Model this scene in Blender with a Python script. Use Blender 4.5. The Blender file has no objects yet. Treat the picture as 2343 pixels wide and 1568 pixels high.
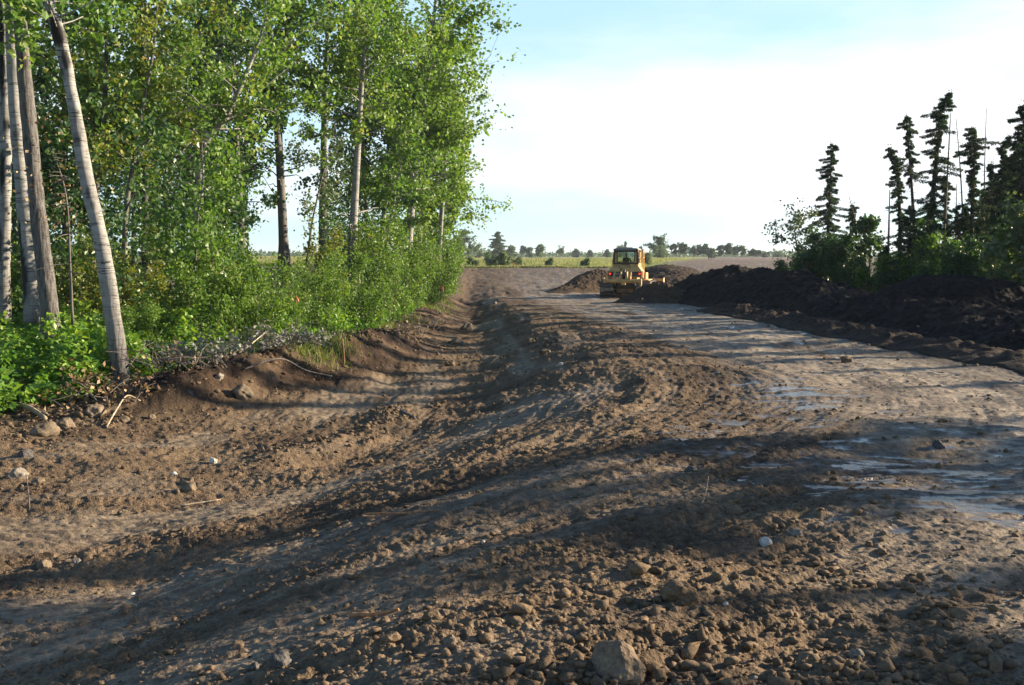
import bpy, math, random
import numpy as np
from mathutils import Vector, Matrix, Euler
C = bpy.context.scene.collection
R = math.radians
SC = bpy.context.scene

# ------------------------------------------------------------------ camera numbers
F = 1050.0; PITCH = R(4.72); EYE = 1.7
def ray_dir(px, py):
    a = (px-512)/F; b = -(py-342.5)/F
    return np.array([a, math.cos(PITCH)+b*math.sin(PITCH), -math.sin(PITCH)+b*math.cos(PITCH)])
K = 1024/2342.0

# ------------------------------------------------------------------ noise (numpy)
def _hash(ix, iy, seed):
    h = (ix.astype(np.int64)*374761393 + iy.astype(np.int64)*668265263 + seed*2147483647) & 0xffffffff
    h = ((h ^ (h >> 13))*1274126177) & 0xffffffff
    h = ((h ^ (h >> 16))*2246822519) & 0xffffffff
    return h ^ (h >> 15)
def rnd2(ix, iy, seed):
    return (_hash(ix, iy, seed) & 0xffff)/65535.0
def perlin(x, y, seed=0):
    x = np.asarray(x, float); y = np.asarray(y, float)
    x0 = np.floor(x); y0 = np.floor(y); fx = x-x0; fy = y-y0
    def g(ix, iy, dx, dy):
        a = (_hash(ix, iy, seed) & 0xffff)*(2*math.pi/65536)
        return np.cos(a)*dx+np.sin(a)*dy
    u = fx*fx*fx*(fx*(fx*6-15)+10); v = fy*fy*fy*(fy*(fy*6-15)+10)
    a = g(x0, y0, fx, fy); b = g(x0+1, y0, fx-1, fy); c = g(x0, y0+1, fx, fy-1); d = g(x0+1, y0+1, fx-1, fy-1)
    return 1.5*((a+(b-a)*u)*(1-v)+(c+(d-c)*u)*v)
def fbm(x, y, octs=4, seed=0, gain=0.5):
    s = 0; a = 1.0
    for o in range(octs):
        s = s+a*perlin(x, y, seed+o*17); a *= gain; x = x*2.03+11.3; y = y*2.03-7.1
    return s
def sstep(a, b, x):
    t = np.clip((x-a)/(b-a), 0, 1); return t*t*(3-2*t)
def clods(x, y, c, p, seed, rmin=.22, rmax=.55):
    """rounded lumps: one per cell of size c, present with probability p"""
    gx = np.floor(x/c); gy = np.floor(y/c); out = np.zeros_like(x)
    for i in (-1, 0, 1):
        for j in (-1, 0, 1):
            ix = gx+i; iy = gy+j
            cx = (ix+.15+.7*rnd2(ix, iy, seed))*c; cy = (iy+.15+.7*rnd2(ix, iy, seed+1))*c
            rr = c*(rmin+(rmax-rmin)*rnd2(ix, iy, seed+2)**2)
            on = rnd2(ix, iy, seed+3) < p
            e = .7+.6*rnd2(ix, iy, seed+5)
            d2 = ((x-cx)**2*e+(y-cy)**2/e)/(rr*rr)
            h = np.where(on, rr*np.sqrt(np.clip(1-d2, 0, 1)), 0)
            out = np.maximum(out, h)
    return out

# ------------------------------------------------------------------ terrain
YK  = [-400, 0, 5, 10, 15, 19, 28, 40, 55, 69, 80, 96, 130, 4000]
XC  = [.3, .3, .45, 1.6, 2.3, 2.3, 2.0, 1.0, 0.0, -1.0, -1.3, -1.5, -1.5, -1.5]
XD  = [-4.5, -4.5, -3.8, -3.2, -2.2, -1.5, -1.3, -1.6, -2.3, -2.8, -3, -3.2, -3.2, -3.2]
ZD  = [-.72, -.72, -.76, -.82, -.9, -.98, -1.06, -1.16, -1.3, -1.25, -.6, .55, .9, 1.55]
ZR  = [0, 0, 0, -.05, -.1, -.2, -.35, -.55, -.8, -1.0, -.5, .6, 1.0, 1.6]
XB  = [-9.6, -9.6, -9.6, -9.0, -8.0, -6.8, -4.6, -4.3, -4.1, -4.0, -4.2, -5, -5, -5]
ZB  = [-.6, -.6, -.62, -.70, -.78, -.80, -.68, -.65, -.7, -.7, -.3, .65, .95, 1.55]
def tab(y, T): return np.interp(y, YK, T)
def mix(a, b, t): return a+(b-a)*t
def smoothbend(t): return t*t*(3-2*t)
def Hm(x, y):
    """large shape of the ground: road on the right, ditch, bank and wood on the left, field beyond"""
    x = np.asarray(x, float); y = np.asarray(y, float)
    xc, xd, zd, zr, xb, zb = (tab(y, T) for T in (XC, XD, ZD, ZR, XB, ZB))
    t1 = np.clip((x-xb)/(xd-xb), 0, 1); t2 = np.clip((x-xd)/(xc-xd), 0, 1)
    zl = mix(zb, zd, smoothbend(t1)); z = np.where(x < xd, zl, mix(zd, zr, smoothbend(t2)))
    z = z + np.clip((xb-x)/30, 0, 1)*.35
    # bank of pushed-up soil along the wood
    bank = np.exp(-((x-(xb+1.05+.25*sstep(24, 18, y)))/.78)**2)*sstep(15.5, 19, y)*(1-sstep(27, 33, y))
    z = z + bank*(.52+.16*perlin(x*.6, y*.35, 5)+.14*perlin(x*1.5, y*1.1, 6))
    # right part: lower ground behind the berm, then far bare slope
    rr = sstep(10, 20, x-.12*np.clip(y-40, 0, 80))*(1-sstep(90, 160, y))
    z = z - .25*rr
    far = sstep(95, 200, y)*sstep(.18, .32, x/np.maximum(y, 1))
    z = z - far*np.clip(.35-(y-200)/800, 0, .4)
    fieldm = sstep(90, 110, y)
    z = z + fieldm*.18*perlin(x*.04, y*.03, 9)*(1-sstep(300, 600, y))
    z = z + .06*perlin(x*.35, y*.35, 3) + .05*perlin(x*.9, y*.8, 4)*(1-sstep(60, 90, y))
    return z
def Hs(x, y): return float(Hm(np.array([x]), np.array([y]))[0])
def hit(fx, fy):
    """ground point seen at full-view pixel (2342 wide)"""
    d = ray_dir(fx*K, fy*K)
    t = 3.0
    while t < 600:
        if EYE+d[2]*t < Hs(d[0]*t, d[1]*t): break
        t *= 1.01
    return d[0]*t, d[1]*t
def atd(fx, y):
    """x of the point at forward distance y that shows in column fx"""
    dd = (fx*K-512)/F
    return dd*(y*math.cos(PITCH)+1.7*math.sin(PITCH))
def zat(fy, y):
    """height that shows in row fy at forward distance y"""
    d = ray_dir(512, fy*K); return EYE+d[2]/d[1]*y

def flow(x, y):
    """coordinates along and across the curved wheel and track marks"""
    cx, cy = -6.3, 16.0
    r1 = np.hypot(x-cx, y-cy); a1 = (np.arctan2(x-cx, cy-y)-math.pi/2)*8
    low = y < cy
    r = np.where(low, r1, x-cx-(tab(y, XC)-2.3)); a = np.where(low, a1, y-cy)
    return r, a

def ground_detail(x, y, fine=True):
    xc, xd, xb = tab(y, XC), tab(y, XD), tab(y, XB)
    r, a = flow(x, y)
    road = sstep(.6, 2.2, x-xc)
    bankm = sstep(xb+3.0, xb+.8, x)
    n1 = perlin(r*.95+3.1, a*.13, 21)+.6*perlin(r*2.3, a*.25, 22)+.25*perlin(r*6, a*.6, 23)
    strip = np.exp(-((r-9.9)/.55)**2)*(1-sstep(13, 18, y))*.75+np.exp(-((r-6.7)/.45)**2)*(1-sstep(14, 19, y))*.6 \
        + np.exp(-((r-11.6)/.4)**2)*(1-sstep(12, 17, y))*.35
    S = sstep(-.2, .4, n1+.95*road+strip-.9*bankm-.25+.15*sstep(45, 80, y))
    shoulder = np.exp(-((x-xc-.5)/1.1)**2)*(1-.5*sstep(30, 60, y))
    near_heap = np.exp(-((x-1.2)/1.4)**2-((y-4.3)/1.6)**2)
    S = S*(1-.6*shoulder)*(1-.45*near_heap)
    ridge = np.exp(-((r-4.4-.25*perlin(a*.5, 0*a, 31))/.35)**2)*sstep(-7, -5.5, a)*(1-sstep(1, 4, a))*(1-sstep(17, 22, y))
    ridge2 = np.exp(-((r-8.35-.2*perlin(a*.5, 0*a, 33))/.22)**2)*(1-sstep(14, 19, y))
    S = S*(1-.9*ridge)*(1-.7*ridge2)
    loose = 1-S
    # wet films
    wetb = .66*np.exp(-((x-3.0)/1.5)**2-((y-8.2)/2.2)**2)+.55*np.exp(-((x-3.9)/.9)**2-((y-6.4)/1.0)**2) \
        +.6*np.exp(-((x-3.6)/1.0)**2-((y-13.6)/2.2)**2)+.3*np.exp(-((r-9.9)/.8)**2)*(1-sstep(11, 15, y)) \
        + .22*road*sstep(10, 30, y)
    wn = fbm(x*1.5, y*4.6, 3, 41)+.6*perlin(x*6, y*18, 47)
    W = sstep(.02, .28, wn*.62+wetb-.56)
    damp = sstep(-.2, .6, fbm(x*.5, y*.5, 3, 51)+.35*shoulder+.6*wetb-.2)
    h = 0.0*x
    if fine:
        lo = loose*sstep(-.35, .35, perlin(x*.8, y*.8, 61)+.25)
        c1 = clods(x, y, .19, .26, 71); c2 = clods(x, y, .085, .5, 72); c3 = clods(x, y, .042, .65, 73)
        def billow(f, s): return np.abs(perlin(x*f+3.3*s, y*f-1.7*s, 400+s))
        bil = .050*billow(5.5, 1)*(.4+perlin(x*.9, y*.9, 410)).clip(0, 1)+.034*billow(11, 2)+.022*billow(23, 3)+.013*billow(47, 4)
        h = h + lo*bil*(.62-.15*near_heap)*(1-.6*road) + .16*S*(1-W)*bil
        big = clods(x, y, .27, .22, 74, .15, .42)
        dfade = 1-sstep(40, 80, y)
        warp = .75+.55*perlin(x*9, y*9, 81)+.35*perlin(x*25, y*25, 82)
        h = h + .43*lo*(1-.7*road)*(c1*.36*np.clip(perlin(x*1.3, y*1.3, 75)+.3, 0, 1)+c2*.45*np.clip(perlin(x*2.3, y*2.3, 76)+.45, 0, 1)+c3*.5)*warp
        h = h + (bankm*.8+ridge*.9+near_heap*.2+ridge2*.25)*big*.6*(.6+.8*perlin(x*5, y*5, 77))
        h = h + bankm*sstep(15, 18, y)*(clods(x, y, .36, .35, 501, .15, .4)*.75+clods(x, y, .16, .55, 502)*.9)*(.75+.9*perlin(x*3, y*3, 503)).clip(0, 1.4)
        h = h + ridge*.10+ridge2*.05+near_heap*.03
        h = h + .022*fbm(r*3.2, a*.7, 3, 91)*(1-.4*S)*(1-.6*road) + (1-.7*road)*(.014*fbm(r*9, a*1.6, 3, 191)+.008*fbm(r*22, a*4, 2, 193))*(1-sstep(25, 45, y))+.016*fbm(x*4, y*4, 3, 92)*loose
        h = h + dfade*0.012*fbm(x*11, y*11, 2, 93)*(.35+.65*loose)*(1-.4*road)
        # grouser bars pressed across the tracks
        bars = np.sin(a*2*math.pi/.19+perlin(x*2, y*2, 95)*2.2+perlin(x*5, y*5, 195)*1.2)
        barm = sstep(.25, .6, perlin(r*1.2+7, a*.2, 96)+.2*(1-sstep(10, 14, y)))*(1-sstep(20, 26, y))
        h = h + .008*bars*barm*(.5+.9*perlin(x*1.7, y*1.7, 196)).clip(0, 1.3)*(1-ridge)*(1-.85*road)
        # ruts that run with the traffic
        h = h - .05*sstep(.35, .8, perlin(r*1.5, a*.1, 97))*(1-bankm)*(1-.5*road)
        # torn flakes on the hard surface
        st_ = sstep(.12, .42, perlin(r*3.1, a*.35, 351)+.5*perlin(r*9, a*1.3, 352)+.35*perlin(x*6, y*6, 353)); h = h + st_*S*road*(1-W)*(1-sstep(30, 50, y))*(.006+.7*clods(x, y, .075, .5, 354)*.5)
        fl = np.abs(fbm(x*3, y*7, 3, 98)); h = h + .009*sstep(.28, .40, fl)*S*(1-W)
        h = h*(1-.75*W)
        h = h + sstep(55, 75, y)*(1-sstep(95, 130, y))*.05*fbm(x*1.2, y*1.2, 3, 99)
    return h, S, W, damp, loose, bankm, ridge

def make_mesh(name, V, faces, attrs=None, smooth=False):
    me = bpy.data.meshes.new(name)
    V = np.asarray(V, np.float32)
    me.vertices.add(len(V)); me.vertices.foreach_set('co', V.ravel())
    fl = [np.asarray(f, np.int32) for f in faces if len(f)]
    idx = np.concatenate([f.ravel() for f in fl]); tot = np.concatenate([np.full(len(f), f.shape[1], np.int32) for f in fl])
    me.loops.add(len(idx)); me.loops.foreach_set('vertex_index', idx)
    me.polygons.add(len(tot)); me.polygons.foreach_set('loop_start', np.concatenate([[0], np.cumsum(tot)[:-1]]).astype(np.int32))
    me.polygons.foreach_set('use_smooth', np.full(len(tot), smooth, bool))
    for k, a in (attrs or {}).items():
        a = np.asarray(a, np.float32)
        if a.ndim == 1:
            me.attributes.new(k, 'FLOAT', 'POINT').data.foreach_set('value', a)
        else:
            at = me.attributes.new(k, 'FLOAT_COLOR', 'POINT')
            at.data.foreach_set('color', np.concatenate([a, np.ones((len(a), 1), np.float32)], 1).ravel())
    me.update(calc_edges=True)
    return me
def link(name, me, mat=None, parent=None, loc=None):
    o = bpy.data.objects.new(name, me); C.objects.link(o)
    if mat is not None and me is not None and not me.materials:
        for m in (mat if isinstance(mat, (list, tuple)) else [mat]): me.materials.append(m)
    if parent is not None: o.parent = parent
    if loc is not None: o.location = loc
    return o
def tag(o, label=None, cat=None, group=None, kind=None):
    if label: o['label'] = label
    if cat: o['category'] = cat
    if group: o['group'] = group
    if kind: o['kind'] = kind
    return o
def empty(name, loc, rz=0, label=None, cat=None, group=None):
    o = bpy.data.objects.new(name, None); C.objects.link(o); o.location = loc; o.rotation_euler.z = rz
    return tag(o, label, cat, group)

# ------------------------------------------------------------------ materials
class NT:
    def __init__(s, name):
        s.m = bpy.data.materials.new(name); s.m.use_nodes = True; s.t = s.m.node_tree; s.t.nodes.clear()
        s.out = s.n('ShaderNodeOutputMaterial')
    def n(s, typ, **kw):
        nd = s.t.nodes.new(typ)
        for k, v in kw.items(): setattr(nd, k, v)
        return nd
    def l(s, a, b): s.t.links.new(a, b)
    def attr(s, name): return s.n('ShaderNodeAttribute', attribute_name=name)
    def noise(s, scale, detail=3, vec=None, rough=.55):
        nd = s.n('ShaderNodeTexNoise'); nd.inputs['Scale'].default_value = scale; nd.inputs['Detail'].default_value = detail
        nd.inputs['Roughness'].default_value = rough
        if vec is not None: s.l(vec, nd.inputs['Vector'])
        return nd
    def ramp(s, fac, stops):
        nd = s.n('ShaderNodeValToRGB'); e = nd.color_ramp.elements
        while len(e) < len(stops): e.new(.5)
        for i, (p, c) in enumerate(stops): e[i].position = p; e[i].color = (*c, 1) if len(c) == 3 else c
        s.l(fac, nd.inputs['Fac']); return nd
    def mixc(s, f, a, b, mode='MIX'):
        nd = s.n('ShaderNodeMix', data_type='RGBA', blend_type=mode)
        for v, i in ((f, 0), (a, 6), (b, 7)):
            if hasattr(v, 'is_output'): s.l(v, nd.inputs[i])
            elif i == 0: nd.inputs[0].default_value = v
            else: nd.inputs[i].default_value = (*v, 1)
        return nd.outputs[2]
    def math(s, op, a, b=0.0):
        nd = s.n('ShaderNodeMath', operation=op)
        for v, i in ((a, 0), (b, 1)):
            if hasattr(v, 'is_output'): s.l(v, nd.inputs[i])
            else: nd.inputs[i].default_value = v
        return nd.outputs[0]
    def bsdf(s, color=None, rough=.6, metal=0, spec=.5, **kw):
        b = s.n('ShaderNodeBsdfPrincipled')
        for v, k in ((color, 'Base Color'), (rough, 'Roughness'), (metal, 'Metallic'), (spec, 'Specular IOR Level')):
            if v is None: continue
            if hasattr(v, 'is_output'): s.l(v, b.inputs[k])
            else: b.inputs[k].default_value = (*v, 1) if k == 'Base Color' else v
        return b
    def bump(s, h, strength, dist, b, normal=None):
        nd = s.n('ShaderNodeBump'); nd.inputs['Strength'].default_value = strength; nd.inputs['Distance'].default_value = dist
        s.l(h, nd.inputs['Height']); s.l(nd.outputs[0], b.inputs['Normal'])
        if normal: s.l(normal, nd.inputs['Normal'])
        return nd.outputs[0]
    def done(s, sh): s.l(sh, s.out.inputs['Surface']); return s.m
    def obj(s): return s.n('ShaderNodeTexCoord').outputs['Object']
    def mapping(s, vec, scale):
        nd = s.n('ShaderNodeMapping'); nd.inputs['Scale'].default_value = scale; s.l(vec, nd.inputs['Vector']); return nd.outputs[0]

def mat_ground():
    t = NT('bare_ground'); co = t.obj()
    col = t.attr('col').outputs['Color']; rough = t.attr('rough').outputs['Fac']
    n1 = t.noise(14, 5, co).outputs['Fac']; n2 = t.noise(60, 4, co).outputs['Fac']
    k = t.ramp(n1, [(.3, (.66, .65, .64)), (.5, (1, 1, 1)), (.72, (1.3, 1.3, 1.3))]).outputs[0]
    c = t.mixc(1.0, col, k, 'MULTIPLY')
    k2 = t.ramp(n2, [(.32, (.72, .72, .72)), (.5, (1, 1, 1)), (.7, (1.25, 1.25, 1.25))]).outputs[0]
    c = t.mixc(1.0, c, k2, 'MULTIPLY')
    b = t.bsdf(c, rough, spec=t.attr('spec').outputs['Fac'])
    hh = t.math('ADD', t.math('MULTIPLY', n2, .5), t.noise(26, 4, co).outputs['Fac'])
    bs = t.attr('bump').outputs['Fac']
    nd = t.n('ShaderNodeBump'); nd.inputs['Distance'].default_value = .035
    t.l(hh, nd.inputs['Height']); t.l(bs, nd.inputs['Strength']); t.l(nd.outputs[0], b.inputs['Normal'])
    return t.done(b.outputs[0])
def mat_soil(name, c0, c1, scale=9):
    t = NT(name); co = t.obj(); n1 = t.noise(scale, 5, co).outputs['Fac']; n2 = t.noise(scale*5, 4, co).outputs['Fac']
    c = t.ramp(n1, [(.3, c0), (.68, c1)]).outputs[0]
    k2 = t.ramp(n2, [(.3, (.65, .65, .65)), (.5, (1, 1, 1)), (.72, (1.35, 1.35, 1.35))]).outputs[0]
    c = t.mixc(1.0, c, k2, 'MULTIPLY')
    b = t.bsdf(c, .95, spec=.12); t.bump(t.math('ADD', n1, n2), .8, .04, b); return t.done(b.outputs[0])
def mat_leaf(name, stops, transl=.35, rough=.42, spec=.5):
    t = NT(name); a = t.attr('tint').outputs['Fac']; c = t.ramp(a, stops).outputs[0]
    b = t.bsdf(c, rough, spec=spec); tr = t.n('ShaderNodeBsdfTranslucent')
    c2 = t.mixc(1.0, c, (1.15, 1.25, .55), 'MULTIPLY'); t.l(c2, tr.inputs['Color'])
    mx = t.n('ShaderNodeMixShader'); mx.inputs[0].default_value = transl
    t.l(b.outputs[0], mx.inputs[1]); t.l(tr.outputs[0], mx.inputs[2]); return t.done(mx.outputs[0])
def mat_aspen_bark(name, light, dark, rough_h):
    """pale bark with dark cross marks; 'rough' vertex value turns it to grey furrowed bark, 'scar' to black"""
    t = NT(name); co = t.obj()
    m = t.noise(1, 4, t.mapping(co, (4.5, 4.5, 40))).outputs['Fac']
    marks = t.ramp(m, [(.53, (0, 0, 0)), (.60, (1, 1, 1))]).outputs[0]
    bl = t.noise(2.2, 4, t.mapping(co, (1, 1, 1.6))).outputs['Fac']
    base = t.ramp(bl, [(.32, tuple(.62*v for v in light)), (.6, light)]).outputs[0]
    c = t.mixc(t.math('MULTIPLY', marks, t.ramp(t.noise(3.1, 3, t.mapping(co, (1, 1, 2.2))).outputs['Fac'], [(.40, (.12, .12, .12)), (.62, (.95, .95, .95))]).outputs[0]), base, dark)
    knots = t.n('ShaderNodeTexVoronoi'); knots.inputs['Scale'].default_value = 1.3; t.l(t.mixc(.22, t.mapping(co, (1, 1, .8)), t.noise(6, 3, co).outputs['Color'], 'ADD'), knots.inputs['Vector'])
    kn = t.ramp(knots.outputs['Distance'], [(.16, (1, 1, 1)), (.24, (0, 0, 0))]).outputs[0]
    c = t.mixc(t.math('MULTIPLY', kn, .85), c, (.03, .027, .025))
    fur = t.noise(1, 5, t.mapping(co, (26, 26, 4)), .65).outputs['Fac']
    furc = t.ramp(fur, [(.36, (.035, .032, .031)), (.5, (.10, .092, .088)), (.66, (.19, .178, .168))]).outputs[0]
    rg = t.attr('rough').outputs['Fac']
    c = t.mixc(rg, c, furc)
    sc = t.attr('scar').outputs['Fac']
    c = t.mixc(sc, c, (.016, .014, .013))
    b = t.bsdf(c, .8, spec=.25)
    hh = t.math('ADD', t.math('MULTIPLY', fur, t.math('ADD', rg, .12)), t.math('MULTIPLY', marks, -.15))
    t.bump(hh, .8, .03, b); return t.done(b.outputs[0])
def mat_wood(name, c0, c1, sc=(20, 20, 3)):
    t = NT(name); co = t.obj(); n = t.noise(1, 4, t.mapping(co, sc)).outputs['Fac']
    c = t.ramp(n, [(.32, c0), (.66, c1)]).outputs[0]; b = t.bsdf(c, .85, spec=.2); t.bump(n, .6, .02, b); return t.done(b.outputs[0])
def mat_paint(name, c, rough=.45, metal=0, dirt=.5, dirtc=(.12, .085, .055)):
    t = NT(name); co = t.obj(); n = t.noise(2.6, 5, co, .65).outputs['Fac']; n2 = t.noise(17, 4, co).outputs['Fac']
    f = t.ramp(t.math('ADD', t.math('MULTIPLY', n, .75), t.math('MULTIPLY', n2, .25)), [(.46, (0, 0, 0)), (.66, (dirt, dirt, dirt))]).outputs[0]
    cc = t.mixc(f, c, dirtc); b = t.bsdf(cc, t.math('ADD', rough, t.math('MULTIPLY', f, .4)), metal=metal); t.bump(n2, .15, .01, b); return t.done(b.outputs[0])
def mat_rock(name, c0, c1, spec=.25):
    t = NT(name); co = t.obj(); n = t.noise(9, 6, co, .65).outputs['Fac']; n2 = t.noise(70, 4, co).outputs['Fac']
    c = t.ramp(n, [(.32, c0), (.66, c1)]).outputs[0]
    c = t.mixc(1.0, c, t.ramp(n2, [(.3, (.72, .72, .72)), (.7, (1.25, 1.25, 1.25))]).outputs[0], 'MULTIPLY')
    b = t.bsdf(c, .85, spec=spec); t.bump(t.math('ADD', n, t.math('MULTIPLY', n2, .4)), .7, .02, b); return t.done(b.outputs[0])

M = {}
M['ground'] = mat_ground()
M['black'] = mat_soil('black_topsoil', (.007, .006, .0058), (.019, .0155, .0138), 4)
M['darkbrown'] = mat_soil('dark_brown_soil', (.024, .018, .014), (.06, .043, .032), 5)
M['brownheap'] = mat_soil('brown_heap_soil', (.040, .028, .019), (.095, .066, .044), 6)
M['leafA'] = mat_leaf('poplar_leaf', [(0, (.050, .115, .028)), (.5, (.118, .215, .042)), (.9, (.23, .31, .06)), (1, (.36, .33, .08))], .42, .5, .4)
M['leafL'] = mat_leaf('sunlit_tint_poplar_leaf', [(0, (.08, .16, .035)), (.5, (.17, .265, .05)), (.9, (.29, .36, .07)), (1, (.40, .37, .09))], .45, .5, .4)  # brighter copy of the poplar leaf, sunlit yellow-green put into its colour
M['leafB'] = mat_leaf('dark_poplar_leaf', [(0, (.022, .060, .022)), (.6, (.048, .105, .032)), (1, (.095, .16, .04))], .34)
M['leafY'] = mat_leaf('yellowing_leaf', [(0, (.09, .14, .025)), (.5, (.17, .20, .038)), (.85, (.31, .27, .055)), (1, (.42, .29, .075))], .4)
M['leafS'] = mat_leaf('shrub_leaf', [(0, (.055, .125, .024)), (.5, (.12, .21, .036)), (.9, (.22, .29, .05)), (1, (.34, .30, .07))], .42, .48, .42)
M['leafU'] = mat_leaf('herb_leaf', [(0, (.05, .13, .03)), (.5, (.12, .25, .045)), (1, (.28, .38, .05))], .4, .45, .4)
M['leafW'] = mat_leaf('willow_leaf', [(0, (.07, .11, .06)), (.6, (.12, .16, .075)), (1, (.2, .2, .08))], .3)
M['leafD'] = mat_leaf('dry_leaf', [(0, (.10, .05, .025)), (.5, (.22, .12, .05)), (1, (.40, .30, .17))], .2, .7)
M['leafG'] = mat_leaf('grey_wilted_leaf', [(0, (.10, .10, .09)), (1, (.24, .24, .21))], .15, .7)
M['spruce'] = mat_leaf('spruce_needle', [(0, (.022, .048, .030)), (.6, (.042, .080, .043)), (1, (.085, .12, .055))], .25, .6, .2)
M['grass'] = mat_leaf('meadow_grass', [(0, (.12, .16, .055)), (.5, (.24, .245, .11)), (1, (.38, .34, .20))], .35, .7)
M['ggrass'] = mat_leaf('green_grass', [(0, (.06, .11, .02)), (.6, (.12, .17, .03)), (1, (.28, .26, .08))], .35, .6)
M['bark'] = mat_aspen_bark('aspen_bark', (.31, .30, .28), (.025, .032, .03), 0)
M['barkg'] = mat_aspen_bark('grey_poplar_bark', (.15, .138, .125), (.03, .052, .048), 0)
M['twig'] = mat_wood('twig_bark', (.05, .04, .033), (.13, .105, .085))
M['dead'] = mat_wood('weathered_dead_wood', (.06, .052, .048), (.17, .15, .135))
M['sprucebark'] = mat_wood('spruce_bark', (.028, .022, .019), (.085, .066, .055))
M['palewood'] = mat_wood('broken_pale_wood', (.20, .15, .10), (.46, .38, .28))
M['redwood'] = mat_wood('peeled_red_stick', (.16, .07, .035), (.40, .22, .11))
M['rock'] = mat_rock('earthy_stone', (.10, .075, .05), (.21, .16, .108))
M['boulder'] = mat_rock('earthy_boulder', (.12, .085, .054), (.225, .163, .106))
M['rockg'] = mat_rock('grey_stone', (.13, .112, .092), (.26, .225, .185))
M['rockw'] = mat_rock('white_pebble', (.34, .32, .29), (.58, .55, .50), .4)
M['rockd'] = mat_rock('dark_wet_stone', (.045, .042, .04), (.10, .09, .082), .5)
M['clod'] = mat_rock('dirt_clod', (.082, .058, .037), (.18, .127, .079), .12)
M['yellow'] = mat_paint('machine_yellow', (.66, .40, .135), .45, 0, .65)
M['dyellow'] = mat_paint('dark_machine_yellow', (.22, .13, .05), .7, 0, .9, (.05, .036, .025))  # darker, browner copy of the machine yellow for the belly guard
M['blackp'] = mat_paint('black_paint', (.012, .012, .013), .35, 0, .25)
M['steel'] = mat_paint('worn_track_steel', (.17, .165, .16), .42, .75, .75, (.07, .052, .038))
M['dsteel'] = mat_paint('dark_steel', (.025, .024, .024), .55, .3, .5)
M['greyp'] = mat_paint('grey_roof_paint', (.25, .24, .22), .5, 0, .3)
M['white'] = mat_paint('white_lettering', (.75, .76, .78), .5, 0, .1)
M['orange'] = mat_paint('orange_flagging', (.85, .14, .03), .5, 0, .0)
M['cloth'] = mat_paint('dark_work_shirt', (.022, .024, .03), .8, 0, 0)
M['skin'] = mat_paint('skin', (.32, .19, .13), .6, 0, 0)
def _glass():
    t = NT('cab_glass'); g = t.n('ShaderNodeBsdfGlossy'); g.inputs['Roughness'].default_value = .03
    tr = t.n('ShaderNodeBsdfTransparent'); tr.inputs['Color'].default_value = (.84, .90, .90, 1)
    fr = t.n('ShaderNodeFresnel'); fr.inputs['IOR'].default_value = 1.5; mx = t.n('ShaderNodeMixShader')
    t.l(fr.outputs[0], mx.inputs[0]); t.l(tr.outputs[0], mx.inputs[1]); t.l(g.outputs[0], mx.inputs[2]); return t.done(mx.outputs[0])
M['glass'] = _glass()
def _lamp():
    t = NT('red_tail_lamp'); e = t.bsdf((.8, .03, .015), .3); e.inputs['Emission Color'].default_value = (1, .05, .02, 1); e.inputs['Emission Strength'].default_value = .45
    return t.done(e.outputs[0])
M['lamp'] = _lamp()

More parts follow.
